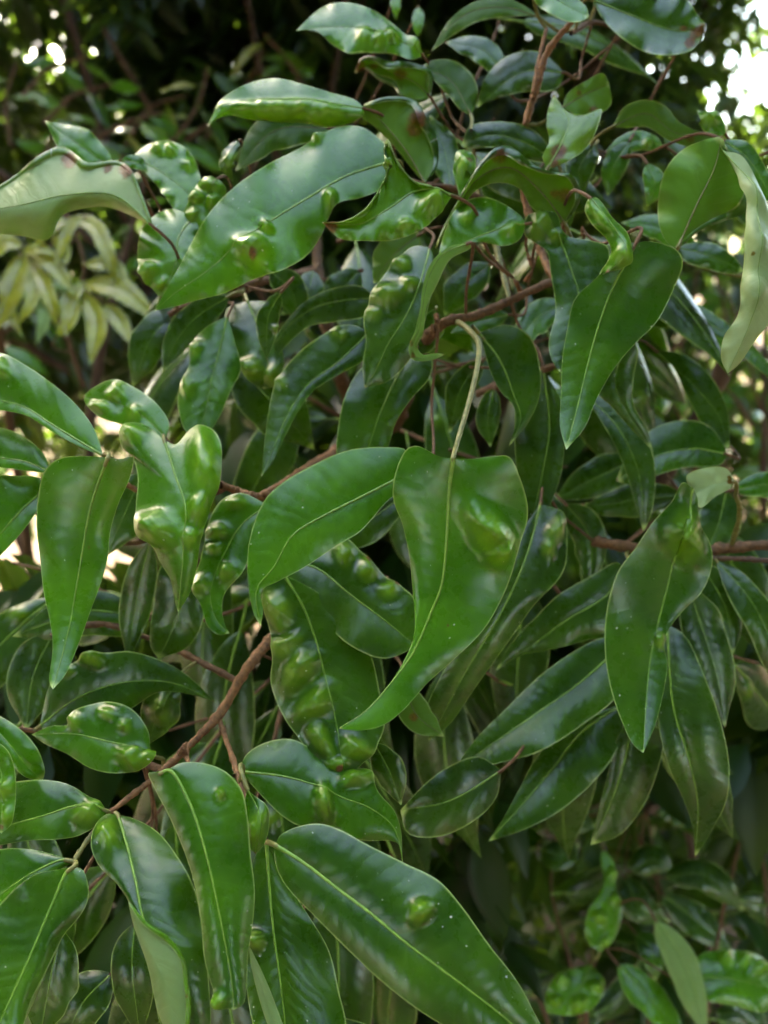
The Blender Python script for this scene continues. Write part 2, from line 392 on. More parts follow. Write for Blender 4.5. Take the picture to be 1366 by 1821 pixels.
    if pet is not None:
        rows = [[float(x) for x in q.split(',')] for q in pet.split()]; d0 = d[0, kc]; dl = rows[-1][2] - .2 * (rows[-1][1] - 910.5) * rows[-1][2] / F if len(rows[-1]) > 2 else D + .02
        dz = np.linspace(d0, dl, len(rows) + 1)[1:]
        q3 = P(np.array([q[0] for q in rows]), np.array([q[1] for q in rows]), dz)
        path = catmull(np.vstack([p[2, kc], b0, q3]), 8); long = False
    elif nocon or not TWIGS.get(CUR.name):
        path = None
    else:
        tw = np.vstack(TWIGS[CUR.name]); dd = np.linalg.norm(tw - (b0 + dirn * .015 + FWD * .01), axis=1)
        ahead = (tw - b0) @ FWD; dd = dd + np.where(ahead < .004, .30, 0); e = tw[dd.argmin()]
        L = np.linalg.norm(e - b0); a = min(.02, L * .4)
        fw = dirn * a * .6 if dirn @ (e - b0) > 0 else dirn * a * .12
        path = catmull(np.vstack([p[1, kc], b0, b0 + fw + FWD * a * .35, (b0 + fw + e) / 2 + FWD * min(.03, L * .3), e]), 6); long = L > .035
    if path is not None:
        tv, tf = tube_arrays(path, np.linspace(.9e-3, petr * (.72 if long else 1) * 1e-3, len(path)), 7)
        po = link('petiole', mesh_np('petiole', tv - org, tf, [M_TWIGD if long else M_PET]), None); po.parent = leafo
    return leafo

def twig(path, r, mat=None, name='twig', lump=.06, plant=None, k=9, world=False):
    """path: 'x,y,d ...' photo pixels with distance; r: radii in pixels at each point (or one)."""
    plant = plant or CUR; q = pts(path)
    w3 = q if world else P(q[:, 0], q[:, 1], q[:, 2] - .2 * (q[:, 1] - 910.5) * q[:, 2] / F)
    n = 18; c = catmull(w3, n); rr = np.interp(np.linspace(0, 1, len(c)), np.linspace(0, 1, len(np.atleast_1d(r))), np.atleast_1d(r))
    if not world: rr = rr * np.interp(np.linspace(0, 1, len(c)), np.linspace(0, 1, len(q)), q[:, 2]) / F
    sm = np.convolve(rng.normal(0, 1, len(c) + 8), np.ones(9) / 9, 'valid'); nodes = np.zeros(len(c)); nodes[rng.random(len(c)) < .07] = 1; nodes = np.convolve(nodes, [.3, .8, 1, .5, .2], 'same')
    c = c + rng.normal(0, 1, c.shape) * rr[:, None] * .07; rr = rr * (1 + .25 * sm + .22 * np.clip(nodes, 0, 1))
    tv, tf = tube_arrays(c, rr, k, lump)
    cap0 = len(tv); tv = np.vstack([tv, c[:1], c[-1:]])
    o = link(name, mesh_np(name, tv - np.array(plant.location), tf, [mat or M_TWIG]), None); o.parent = plant
    TWIGS.setdefault(plant.name, []).append(c)
    return o

# ================================================================== THE SETTING
def ground():
    n = 61; xs = np.sinh(np.linspace(-6.5, 6.5, n)); xs = xs / xs.max() * 800
    X, Y = np.meshgrid(xs, xs, indexing='ij'); r = np.hypot(X, Y)
    Z = .05 * np.sin(X * .9 + 1) * np.cos(Y * .7) * np.clip(r / 5, 0, 1) * np.clip(40 / (r + 1), 0, 1)
    g = G('dry_orange_soil'); co = g.n('ShaderNodeTexCoord').outputs['Object']
    n1 = g.noise(co, .8, 5, .65); n2 = g.noise(co, 14, 6, .7)
    c = g.ramp(g.math('ADD', g.math('MULTIPLY', n1, .5), g.math('MULTIPLY', n2, .5)), [(.3, (.045, .026, .015)), (.5, (.11, .066, .038)), (.68, (.22, .14, .085))])
    b = g.n('ShaderNodeBump', Strength=.7, Distance=.03); g.set(b.inputs['Height'], n2)
    bs = g.n('ShaderNodeBsdfPrincipled', Roughness=.95); g.set(bs.inputs['Base Color'], c); g.set(bs.inputs['Normal'], b.outputs[0])
    out = g.n('ShaderNodeOutputMaterial'); g.t.links.new(bs.outputs[0], out.inputs[0])
    o = link('ground', mesh_np('ground', np.stack([X, Y, Z], -1).reshape(-1, 3), grid_faces(n, n, 0, False), [g.m]))
    tag(o, 'dry pale orange soil under the trees', 'ground', kind='structure')
ground()

# leaf template for far foliage: a narrow folded blade, base at the origin, pointing +X, top +Z
def template(nl=4, wid=.15, sag=.18, fold=.35):
    t = np.linspace(0, 1, nl + 1); wv = std_shape(t) * wid; wv[0] = wv[-1] = 0.004
    z = -sag * t ** 2; v = []
    for i in range(nl + 1):
        v += [(t[i], -wv[i], z[i] + fold * wv[i]), (t[i], 0, z[i]), (t[i], wv[i], z[i] + fold * wv[i])]
    f = []
    for i in range(nl):
        a = i * 3; f += [(a, a + 3, a + 4, a + 1), (a + 1, a + 4, a + 5, a + 2)]
    return np.array(v), np.array(f)

def scatter(name, pos, size, mat, parent, tone, droop=(.2, .9), tpl=None, kind='stuff', flat=False):
    tv, tf = tpl if tpl else template()
    n = len(pos); az = rng.uniform(0, 2 * math.pi, n); dr = rng.uniform(*droop, n); roll = rng.normal(0, .6 if not flat else .3, n)
    ca, sa_, cd, sd_ = np.cos(az), np.sin(az), np.cos(dr), np.sin(dr)
    ex = np.stack([ca * cd, sa_ * cd, -sd_], 1); ey = np.stack([-sa_, ca, np.zeros(n)], 1); ez = np.cross(ex, ey)
    ey2 = ey * np.cos(roll)[:, None] + ez * np.sin(roll)[:, None]; ez2 = np.cross(ex, ey2)
    sz = size * rng.uniform(.65, 1.25, n)
    V = pos[:, None] + sz[:, None, None] * (tv[None, :, :1] * ex[:, None] + tv[None, :, 1:2] * ey2[:, None] + tv[None, :, 2:3] * ez2[:, None])
    Fc = tf[None] + (np.arange(n) * len(tv))[:, None, None]
    al = np.repeat(np.clip(tone + rng.normal(0, .22, n), 0, 1), len(tv)); dat = np.zeros((len(al), 4)); dat[:, 3] = al
    org = np.array(parent.location) if parent else np.zeros(3)
    o = link(name, mesh_np(name, V.reshape(-1, 3) - org, Fc.reshape(-1, 4), [mat], None, True, dat)); o.parent = parent
    if kind: o['kind'] = kind
    return o

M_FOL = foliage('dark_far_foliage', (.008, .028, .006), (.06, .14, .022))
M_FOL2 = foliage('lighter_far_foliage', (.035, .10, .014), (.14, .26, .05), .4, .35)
M_FOLD = foliage('darkened_added_foliage', (.003, .010, .002), (.016, .04, .007), .6, .1, .2)  # near-black so the added trees around the camera reflect little light
M_DEAD = foliage('dry_leaf_litter', (.03, .018, .010), (.20, .125, .065), .8, .1)

def wpath(pl): return np.array(pl, float)

def limb_points(tree_paths, n):
    out = []
    for q in tree_paths: out.append(catmull(q, 10))
    a = np.vstack(out); return a[rng.integers(0, len(a), n)]

def bg_tree(label, base, trunk, limbs, clouds, mat, tone, size, group, name='background_tree'):
    """trunk/limbs: world polylines with radii; clouds: (centre, radii, leaves)."""
    global CUR
    root = thing(name, label, 'tree', base, group)
    def part(nm, path, r0, r1):
        c = catmull(wpath(path), 8); c = c + rng.normal(0, .004, c.shape)
        tv, tf = tube_arrays(c, np.linspace(r0, r1, len(c)), 8, .06)
        o = link(nm, mesh_np(nm, tv - np.array(base), tf, [M_BARK])); o.parent = root
    part('trunk', trunk[0], trunk[1], trunk[2])
    for (pth, a, b_) in limbs: part('branch', pth, a, b_)
    P_ = []
    for (c, r, n) in clouds:
        # leaves sit in small clumps around twig ends inside the crown
        k = max(1, n // 14); u = rng.normal(size=(k, 3)); u /= np.linalg.norm(u, axis=1)[:, None]
        ctr = np.array(c) + u * (rng.uniform(.15, 1, k) ** .45)[:, None] * np.array(r)
        P_.append((ctr[:, None] + rng.normal(0, .055, (k, 14, 3)) * np.array((1, 1, .8))).reshape(-1, 3))
    pos = np.vstack(P_); pos = pos[pos[:, 2] > .25]
    scatter('crown', pos, size, mat, root, tone)
    return root

GT = 'trees behind the shrub'
bg_tree('dark tree with thin brown stems behind the curled leaves', (-.55, 2.5, 0),
        ([(-.55, 2.5, -.05), (-.6, 2.45, .8), (-.75, 2.4, 1.6), (-.95, 2.35, 2.6)], .018, .009),
        [([(-.58, 2.45, .9), (-.2, 2.3, 1.5), (-.05, 2.2, 2.3)], .012, .007), ([(-.6, 2.45, .8), (-1.1, 2.2, 1.25), (-1.6, 2.1, 1.7)], .013, .006),
         ([(-.1, 2.25, .9), (-.35, 2.1, 1.35), (-.62, 2.0, 1.85)], .010, .005), ([(-.3, 2.3, .7), (-.25, 2.2, 1.3), (-.32, 2.1, 2.0)], .010, .006),
         ([(-1.3, 2.2, 1.75), (-.9, 2.1, 1.55), (-.55, 2.0, 1.3)], .010, .005)],
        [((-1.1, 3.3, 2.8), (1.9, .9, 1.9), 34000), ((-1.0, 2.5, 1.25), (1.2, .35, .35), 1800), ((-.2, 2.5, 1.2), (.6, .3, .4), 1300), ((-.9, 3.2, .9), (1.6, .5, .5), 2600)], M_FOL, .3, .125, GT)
bg_tree('dense dark tree standing behind the middle of the shrub', (.45, 3.1, 0),
        ([(.45, 3.1, -.05), (.4, 3.05, 1.0), (.55, 3.0, 2.0), (.5, 3.0, 3.4)], .06, .02),
        [([(.42, 3.05, 1.1), (.05, 2.9, 1.8), (-.2, 2.8, 2.6)], .028, .01), ([(.5, 3.0, 1.7), (.9, 2.9, 2.3), (1.2, 2.8, 3.0)], .025, .01), ([(.52, 3.0, 2.2), (.3, 2.3, 2.6), (0, 1.5, 2.75)], .03, .01)],  # last limb is added to carry the out-of-frame overhang
        [((.05, 3.5, 2.9), (1.35, .9, 2.0), 19000), ((.1, 3.2, 1.5), (1.1, .6, .9), 5000), ((.4, 3.3, .7), (1.3, .6, .6), 4000), ((.5, 1.75, 2.75), (1.4, .75, .45), 8000)], M_FOL, .28, .125, GT)  # last leaf cloud is an unseen overhang added to shade the shrub
bg_tree('loose tree with bright sky showing through its leaves', (1.9, 3.6, 0),
        ([(1.9, 3.6, -.05), (1.85, 3.6, 1.2), (2.0, 3.5, 2.4), (1.9, 3.4, 3.8)], .06, .02),
        [([(1.87, 3.6, 1.3), (1.4, 3.5, 1.9), (1.1, 3.4, 2.6)], .025, .01), ([(1.95, 3.55, 1.8), (2.4, 3.5, 2.4)], .02, .01)],
        [((2.0, 3.9, 4.1), (1.5, 1.0, 1.5), 9000), ((1.3, 3.6, 2.0), (.6, .5, .7), 2000), ((2.1, 3.6, 1.9), (.5, .5, .8), 1500), ((1.4, 3.3, 1.0), (1.0, .5, .5), 2600), ((1.7, 3.3, .5), (1.2, .5, .4), 1800)], M_FOL, .42, .11, GT)
for i, (x, y, h, s, lab) in enumerate([(-5.5, 13.5, 3.6, 2.4, 'distant rounded tree beyond the sunlit soil, left of the thin stems'),
                                  (-1.0, 17.0, 4.2, 2.8, 'distant tree far behind the dense middle tree'),
                                  (4.2, 15.0, 2.6, 2.6, 'distant tree seen through the loose tree')]):
    bg_tree(lab, (x, y, 0), ([(x, y, -.1), (x + .1, y, 1.5), (x, y, h)], .16, .06), [([(x, y, 1.2), (x + .8, y, 2.4)], .07, .03), ([(x, y, 1.4), (x - .9, y, 2.6)], .07, .03)],
            [((x, y, h * .62), (s, s, h * .55), 3800)], M_FOL, .5, .30, 'distant trees', 'distant_tree')

# unseen trees added around the camera to block sky and darken reflections
for (x, y, h, s, lab) in [(-3.0, -2.2, 7.6, 1.7, 'tall unseen tree added to block light behind the photographer, on the side of the pale plant'), (.2, -3.4, 8.0, 1.9, 'tall unseen tree added to block light straight behind the photographer'),
                          (3.2, -1.9, 7.6, 1.7, 'tall unseen tree added to block light behind the photographer, on the side of the light green bush'), (-3.8, 1.2, 7.2, 1.8, 'tall unseen tree added to block light beyond the pale plant'), (4.0, 1.2, 7.2, 1.8, 'tall unseen tree added to block light beyond the light green bush')]:
    bg_tree(lab, (x, y, 0), ([(x, y, -.1), (x + .05, y, 1.0), (x, y, h)], .09, .03), [([(x, y, .9), (x + .5, y, 1.9)], .04, .02), ([(x, y, 1.0), (x - .6, y, 2.0)], .04, .02)],
            [((x, y, h * .52), (s, s, h * .46), 22000)], M_FOLD, .3, .27, 'added unseen shade trees', 'added_shade_tree')

# dead leaves on the soil
npos = 5200; rr = rng.uniform(.5, 13, npos); aa = rng.uniform(-1.1, 1.1, npos)
pz = np.stack([rr * np.sin(aa), rr * np.cos(aa) + .3, np.full(npos, .03)], 1)
o = scatter('fallen_leaf_litter', pz, .11, M_DEAD, None, .45, (-.25, .25), None, 'stuff', True)
tag(o, 'dry brown fallen leaves lying on the soil', 'leaf litter')

# ================================================================== THE SHRUB IN FRONT
shrub = thing('glossy_leaf_shrub', 'glossy green shrub with gall-swollen drooping leaves filling the foreground', 'shrub', (.02, .80, 0))
CUR = shrub
tw = twig
# stems from the ground, then the twigs that show
tw('0.02,0.80,-0.05 0.03,0.79,0.45 0.0,0.78,0.85 0.07,0.74,1.15 0.12,0.66,1.30', [.022, .018, .015, .012, .008], M_BARK, 'stem', world=True)
tw('0.0,0.79,0.5 -0.08,0.76,0.8 -0.16,0.68,1.05 -0.14,0.58,1.2', [.014, .012, .009, .006], M_BARK, 'stem', world=True)
tw('0.03,0.79,0.55 0.15,0.76,0.85 0.22,0.7,1.1 0.26,0.6,1.3 0.25,0.52,1.45', [.014, .012, .010, .007, .004], M_BARK, 'stem', world=True)
tw('560,300,.62 563,430,.60 570,520,.60 600,650,.62 640,760,.68', [7, 9, 10, 11, 12], M_TWIGD, 'branch')
tw('1040,478,.455 965,508,.44 900,538,.43 850,560,.425 795,572,.42 768,592,.43 740,660,.5 700,760,.62', [7, 7, 7.5, 8, 8.5, 9, 10, 12], M_TWIGD, 'branch')
tw('1018,38,.42 975,90,.425 955,155,.43 935,222,.44 930,330,.46 960,440,.46 985,500,.45', [6, 6.5, 7, 7, 7, 7, 6], M_TWIG, 'branch')
tw('972,50,.43 958,110,.428 948,170,.43 936,220,.437', [4, 4.5, 5, 5], M_TWIG)
tw('500,1118,.46 478,1142,.45 440,1188,.43 392,1268,.42 335,1328,.41 280,1378,.40 225,1422,.395 195,1445,.39', [9, 8.5, 8, 7.5, 7, 5, 4.5, 4], M_TWIG, 'branch')
tw('388,1272,.42 400,1310,.415 415,1352,.40 425,1385,.39 440,1425,.385 465,1470,.375 474,1500,.37', [5, 4.5, 4.5, 4.5, 4, 4, 4], M_TWIG)
tw('195,1445,.39 168,1478,.385 145,1510,.38 130,1535,.375', [4.5, 4.5, 4, 3.5], M_PET)
tw('330,1330,.41 332,1345,.40 336,1358,.39', [5, 4, 3], M_TWIG)
tw('392,862,.42 420,872,.43 455,884,.43 490,872,.44 530,845,.46 600,800,.55', [6, 7, 8, 9, 9, 9], M_TWIG, 'branch')
tw('1055,962,.52 1130,975,.51 1200,985,.505 1290,975,.50 1380,968,.49', [9, 9, 9, 9, 9], M_TWIGD, 'branch')
tw('1265,992,.50 1320,994,.49 1390,998,.48', [4, 4.5, 5], M_BARK)
tw('1300,972,.50 1312,935,.475 1316,905,.46 1308,878,.445', [4.5, 4, 4, 3.5], M_PET)
tw('1210,462,.47 1260,478,.475 1325,492,.48 1390,500,.5', [4, 4, 4, 5], M_PET)
tw('838,235,.44 842,260,.45 850,330,.46 880,430,.46 905,530,.45', [3, 3.5, 4, 5, 5], M_PET)
tw('1000,400,.43 1005,430,.44 985,480,.44', [4, 5, 6], M_TWIGD)
tw('1070,170,.45 1040,260,.46 1010,360,.46 990,470,.45', [3.5, 4, 5, 6], M_TWIGD)
tw('650,1560,.75 648,1700,.7 655,1900,.7', [9, 10, 11], M_BARK, 'branch')
tw('610,1600,.66 620,1720,.66 640,1900,.66', [2.5, 3, 3], M_TWIGD)
tw('300,560,.47 380,520,.48 470,500,.5 560,480,.58', [5, 6, 7, 8], M_TWIGD)
tw('185,812,.41 210,850,.43 270,880,.44 395,866,.43', [4, 5, 5.5, 6], M_TWIG)
tw('90,845,.42 60,900,.44 120,950,.46 260,960,.47 330,900,.47 400,868,.44', [4, 4, 5, 5, 5, 5], M_TWIGD)
tw('90,1130,.46 180,1110,.47 300,1150,.47 420,1210,.45', [4, 5, 5, 6], M_TWIGD)
tw('-40,1290,.42 60,1300,.44 180,1330,.44 290,1370,.42', [4, 4, 5, 5], M_TWIGD)
tw('1200,100,.46 1120,60,.46 1060,40,.45 1015,60,.43', [3, 4, 5, 5], M_TWIGD)
tw('700,340,.43 780,330,.44 850,350,.46', [3, 4, 5], M_TWIGD)
tw('1150,560,.5 1060,620,.52 960,660,.54 850,700,.58', [4, 5, 6, 7], M_TWIGD)
tw('1110,1140,.49 1150,1080,.5 1180,1020,.505', [4, 5, 5], M_TWIGD)
# dry bud scales at the twig joints
for (x, y, d, a) in [(935, 500, .432, 60), (925, 515, .43, 120), (1003, 405, .428, 80), (1038, 425, .43, 95), (776, 560, .415, -80), (768, 600, .425, 90), (330, 1345, .40, 100), (320, 1340, .40, 60), (945, 470, .44, 110)]:
    q = np.array([[x, y, d], [x + 12 * math.cos(R(a)), y - 12 * math.sin(R(a)), d - .003], [x + 24 * math.cos(R(a)), y - 24 * math.sin(R(a)), d - .004]])
    tw(q, [4.5, 4.5, 1], M_BUD, 'bud', k=6)

# ---------------------------------------------------------------- top of the picture
lf(.43, '752,98 700,68 640,50 580,48 527,55', '742,82 705,48 680,28 650,12 610,4 575,12 545,36', '735,106 700,96 655,94 618,94 590,78 568,58 548,53',
   tone=.62, g=[(648, 68, 15), (672, 72, 13), (695, 66, 12, 12, 0, 10), (738, 80, 13)], ty=.7)
lf(.44, '765,172 740,148 700,130 662,114 632,130', '765,128 722,112 692,112 656,101 641,107', '745,180 714,172 702,153 674,140 650,122', tone=.45, under=1,
   b=[(640, 118, 14), (712, 132, 16), (665, 118, 8)], da=-30, ra=9, rb=7, label='small rolled leaf with a withered brown tip')
lf(.435, '838,205 800,142 745,122', '851,168 839,132 806,107 770,107', '820,196 800,173 775,146', tone=.08, under=1, pet='838,232')
lf(.405, '648,193 560,182 480,176 425,182 388,206 370,224', '632,178 590,165 540,150 490,139 440,149 397,174 380,200', '646,205 634,213 600,221 560,217 500,215 445,212 412,204 388,211',
   tone=.66, g=[(495, 196, 52, 15, 3, 18), (568, 201, 46, 15, 5, 17), (470, 188, 12, 10, 0, 9), (540, 194, 13, 11, 0, 9)], ty=.75, tx=.05, db=34,
   label='pale green leaf with a long swollen ridge along its edge')
lf(.415, '756,326 725,272 690,228 648,186', '776,296 774,246 756,213 738,181 690,174', '737,306 702,262 666,226 641,204', tone=.42, under=1, b=[(742, 212, 24), (735, 232, 18)], da=-28, ty=.1, v=-.1, c=.5, ra=11,
   label='leaf turned over to show its yellow-green underside')
lf(.45, '803,335 792,270 765,205', w=28, tone=.45)
lf(.39, '692,288 616,313 573,337 486,390 440,422 369,481 309,523 275,553', '688,262 672,244 640,225 600,226 565,243 530,265 480,290 420,330 370,382 322,468', '684,330 640,352 604,360 584,388 572,418 545,455 500,481 470,490 448,498 400,521 350,534 310,545',
   tone=.60, g=[(450, 447, 27, 27, 0, 24), (474, 407, 10, 12, 0, 12), (586, 358, 11, 16, 0, 15), (566, 246, 9, 8, 0, 10)], b=[(455, 462, 12)], v=.12, c=.24, ty=.5, tx=-.22, bow=.08, wav=.04,
   label='broad glossy leaf with one large round gall near its edge')
lf(.365, '805,348 745,338 690,372 640,398 573,396', '772,332 736,322 706,286 689,249 683,270 690,295 676,335 646,375 610,394', '800,354 776,386 750,408 700,427 650,428 604,424',
   tone=.70, g=[(766, 362, 15, 24, 30, 16), (722, 400, 14, 10, 0, 7), (690, 292, 7, 10, 0, 7)], b=[(588, 402, 20)], v=.3, c=.25, ty=.6, da=-26, db=10, ruf=.06, ra=6,
   label='twisted pale leaf with a brown withered end and raised spike')
lf(.395, '1005,398 965,345 905,298 850,318 805,388 775,442', '1030,352 1016,313 976,306 941,291 906,264 880,267 845,306 812,362 786,412', '975,388 945,368 925,336 890,325 852,335 826,362 800,405', tone=.40, under=1,
   b=[(1006, 346, 19), (888, 278, 20), (985, 345, 13)], da=-40, ty=.0, ra=12, ruf=.12, label='wavy leaf turned over with brown scars near its rim')
lf(.40, '818,350 812,312 826,268', '812,330 806,300 812,274', '838,340 846,310 842,275', tone=.62, g=[(826, 300, 14, 22, 0, 14)], b=[(834, 290, 9)])
lf(.385, '935,398 880,410 825,432 778,462', '928,386 897,363 866,351 836,354 811,371 789,418', '925,425 898,437 850,430 815,437', tone=.60, g=[(830, 385, 12, 12, 0, 6), (905, 410, 15, 12, 0, 9)], ty=.55)
lf(.372, '836,432 788,452 762,495 752,545 746,585 734,615 742,636 792,630', '800,438 765,470 751,515 747,550 738,588 727,618 733,640 770,640', '838,440 800,462 778,505 758,548 753,590 742,612 750,630 775,628', tone=.62, under=1, b=[(730, 610, 7), (735, 632, 6)], ty=0,
   label='narrow curling leaf tip hooked like a letter J')
lf(.40, '765,440 745,510 720,565 690,612 668,660 648,690', '735,438 706,462 676,500 655,545 647,572 651,606 645,650', '777,480 763,540 748,600 725,645 690,678 672,684', tone=.40,
   g=[(690, 528, 24, 22, 0, 15), (714, 472, 15, 13, 0, 11), (727, 508, 13, 15, 0, 11), (665, 560, 13, 13, 0, 9)], v=.1)
lf(.425, '735,625 705,672 675,738 655,798 640,860', '690,638 642,655 615,700 602,756 602,825', '768,640 764,672 735,705 705,750 686,805', tone=.42, v=.25)
lf(.42, '658,590 602,643 547,684 511,738 486,798 465,848', '618,577 560,604 515,644 487,690 476,745 469,800', '655,632 605,665 560,693 529,733 505,780 482,826', tone=.40, g=[(598, 592, 9), (610, 597, 8), (500, 680, 12, 12, 0, 6)], ty=.6)
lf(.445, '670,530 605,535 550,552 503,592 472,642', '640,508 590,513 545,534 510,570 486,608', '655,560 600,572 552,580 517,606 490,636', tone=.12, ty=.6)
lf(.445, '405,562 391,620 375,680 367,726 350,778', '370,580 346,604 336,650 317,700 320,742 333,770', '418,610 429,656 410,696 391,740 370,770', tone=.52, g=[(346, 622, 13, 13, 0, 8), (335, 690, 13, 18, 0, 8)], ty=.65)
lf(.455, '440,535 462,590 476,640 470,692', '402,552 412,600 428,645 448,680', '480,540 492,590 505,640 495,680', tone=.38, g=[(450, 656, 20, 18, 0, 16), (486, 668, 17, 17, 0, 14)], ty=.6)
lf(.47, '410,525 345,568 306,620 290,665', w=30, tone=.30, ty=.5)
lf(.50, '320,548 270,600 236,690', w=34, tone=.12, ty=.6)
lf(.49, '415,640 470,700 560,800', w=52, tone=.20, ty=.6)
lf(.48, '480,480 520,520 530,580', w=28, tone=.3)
lf(.425, '500,520 478,560 474,640', w=20, tone=.3, g=[(495, 585, 9, 9, 0, 8)])
lf(.40, '272,402 205,348 120,346 40,364 -60,380', '251,346 233,304 211,288 152,292 129,273 108,264 70,280 30,312 -30,352', '238,386 190,368 142,372 110,384 86,426 40,420 -25,410', tone=.86, under=1, b=[(122, 284, 22), (224, 304, 20), (190, 300, 12)], da=-30, db=48, v=-.1, c=.5, ty=.9, ra=10,
   label='leaf turned over, its pale underside marked by two brown holes')
lf(.44, '236,278 290,308 340,352 352,402', '262,258 300,251 336,268 353,305 366,352', '254,302 280,330 305,366 326,402', tone=.76, g=[(285, 265, 11, 9, 0, 8), (304, 268, 11, 9, 0, 8), (336, 296, 11, 11, 0, 9), (290, 352, 13, 11, 0, 9)], ty=.7)
lf(.43, '386,318 366,360 333,424', '360,318 340,350 320,400', '402,335 392,372 360,412', tone=.78, g=[(375, 330, 13, 13, 0, 11), (350, 352, 12, 12, 0, 10), (345, 385, 12, 14, 0, 10), (378, 358, 11, 11, 0, 9)])
lf(.425, '345,384 318,422 312,470 285,530', '300,372 257,400 245,440 250,485 270,512', '354,412 335,452 313,502', tone=.68, g=[(264, 484, 18, 16, 0, 14), (288, 505, 11, 11, 0, 8)], ty=.6)
lf(.44, '425,250 402,290 414,322', w=13, tone=.3, g=[(408, 290, 10, 20, 0, 9)])
lf(.43, '590,228 490,232 418,305', w=34, tone=.03, under=1)
lf(.445, '200,300 130,250 80,215', w=30, tone=.6)
lf(.44, '215,285 245,290 262,305', w=13, tone=.55)

# ---------------------------------------------------------------- left side
lf(.385, '184,810 140,784 90,753 40,722 -70,700', '166,760 131,715 90,680 50,652 0,628 -50,640', '150,798 95,769 45,738 -35,722', tone=.62, g=[(3, 656, 17, 15, 0, 12)], ty=.75, v=.35, c=.3)
lf(.40, '92,842 50,822 0,814 -70,800', '76,805 42,776 0,760 -50,768', '62,839 0,831 -50,822', tone=.56, ty=.7)
lf(.405, '77,872 40,906 0,950 -45,1000', '70,850 30,846 -20,850 -60,905', '72,896 47,936 3,985 -30,1012', tone=.55, ty=.6, v=.35)
lf(.355, '192,814 171,870 159,912 146,985 135,1050 122,1122 94,1226', '150,811 106,815 80,836 68,880 65,930 72,1000 78,1055 90,1110 94,1150 88,1215', '216,816 237,811 231,850 211,895 196,948 193,985 185,1020 160,1090 138,1150 116,1200', tone=.60, b=[(157, 975, 4), (168, 1036, 3)], v=.08, c=.24, ty=.28, wav=.04, bow=-.04, droop=0, cv=.45, pet='188,806 184,811,.405',
   label='long smooth drooping leaf with hardly a gall on it')
lf(.375, '292,782 311,842 331,906 328,950 325,1000 317,1088', '270,762 236,752 215,770 217,796 235,811 245,850 242,900 248,945 270,966 285,1000 303,1030 311,1070', '311,790 340,765 375,762 392,785 392,832 375,896 356,965 350,1010 335,1060',
   tone=.62, g=[(280, 938, 28, 25, 0, 24), (364, 825, 50, 22, 86, 16), (352, 903, 26, 14, -65, 11), (236, 772, 19, 15, 0, 12), (338, 955, 13, 16, 0, 9)], ty=.5, v=.05, pet='292,774 300,800,.42 330,850,.44',
   label='leaf crumpled by a row of large blister galls')
lf(.40, '294,780 263,748 220,722 148,705', '301,755 281,720 241,690 200,675 165,690', '276,779 250,771 219,756 176,741 152,716', tone=.66, g=[(208, 700, 17, 14, 0, 9), (180, 724, 15, 11, 0, 8), (240, 735, 14, 12, 0, 8)], ty=.75)
lf(.40, '476,900 431,931 401,981 380,1030 374,1062 385,1102 408,1126', '456,887 430,877 400,885 376,915 365,960 355,1000 345,1030 345,1052 359,1080 370,1115 390,1129', '476,926 456,960 440,1000 430,1020 406,1046 398,1060 395,1086 400,1110', tone=.52,
   g=[(388, 945, 15, 13, 0, 10), (403, 1016, 13, 12, 0, 11), (358, 1040, 13, 16, 0, 11), (420, 895, 16, 11, 0, 8), (382, 975, 11, 11, 0, 7)], ty=.6)
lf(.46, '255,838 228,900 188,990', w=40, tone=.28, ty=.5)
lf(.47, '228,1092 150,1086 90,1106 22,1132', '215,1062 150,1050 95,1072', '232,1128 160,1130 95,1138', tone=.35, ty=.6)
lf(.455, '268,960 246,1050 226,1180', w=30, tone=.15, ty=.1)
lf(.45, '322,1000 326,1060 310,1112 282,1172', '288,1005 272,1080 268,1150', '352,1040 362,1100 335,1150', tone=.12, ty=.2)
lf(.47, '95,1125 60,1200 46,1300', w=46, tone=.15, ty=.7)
lf(.425, '70,1292 130,1246 190,1220 260,1210 320,1218 383,1249', '92,1212 130,1180 180,1165 225,1158 280,1172 332,1200', '100,1310 160,1296 205,1280 242,1255 282,1231 335,1234', tone=.34, g=[(168, 1170, 18, 14, 0, 20), (120, 1192, 14, 10, 0, 8)], ty=.65,
   label='dark leaf carrying one round yellow gall')
lf(.445, '312,1215 283,1268 262,1325', w=34, tone=.25, g=[(286, 1260, 15, 24, 20, 19)])
lf(.40, '266,1342 230,1328 190,1318 130,1305 57,1306', '264,1302 236,1262 200,1248 165,1252 131,1265 123,1288 90,1291', '270,1354 240,1371 200,1375 160,1366 120,1341 78,1322', tone=.52,
   g=[(236, 1346, 22, 18, 0, 17), (264, 1350, 17, 13, 0, 13), (192, 1270, 12, 10, 0, 7), (134, 1282, 12, 12, 0, 7), (222, 1290, 12, 10, 0, 6)], ty=.55)
lf(.40, '-40,1262 12,1318 48,1362 76,1388', '-10,1268 38,1298 66,1330 80,1372', '-20,1300 10,1345 45,1382', tone=.55, ty=.6, v=.3)
lf(.375, '-25,1310 4,1380 2,1482', '-45,1340 -30,1400 -15,1460', '10,1330 25,1362 28,1420 20,1466', tone=.66, g=[(12, 1400, 12, 16, 0, 8), (14, 1450, 10, 12, 0, 7)], b=[(2, 1470, 8)])
lf(.385, '190,1443 140,1433 80,1450 20,1466 -50,1482', '168,1424 122,1395 80,1387 30,1390 -30,1408', '182,1460 140,1486 100,1493 50,1495 0,1503 -50,1508', tone=.48, g=[(158, 1446, 26, 15, -12, 14)], ty=.7, pet='195,1446,.39')
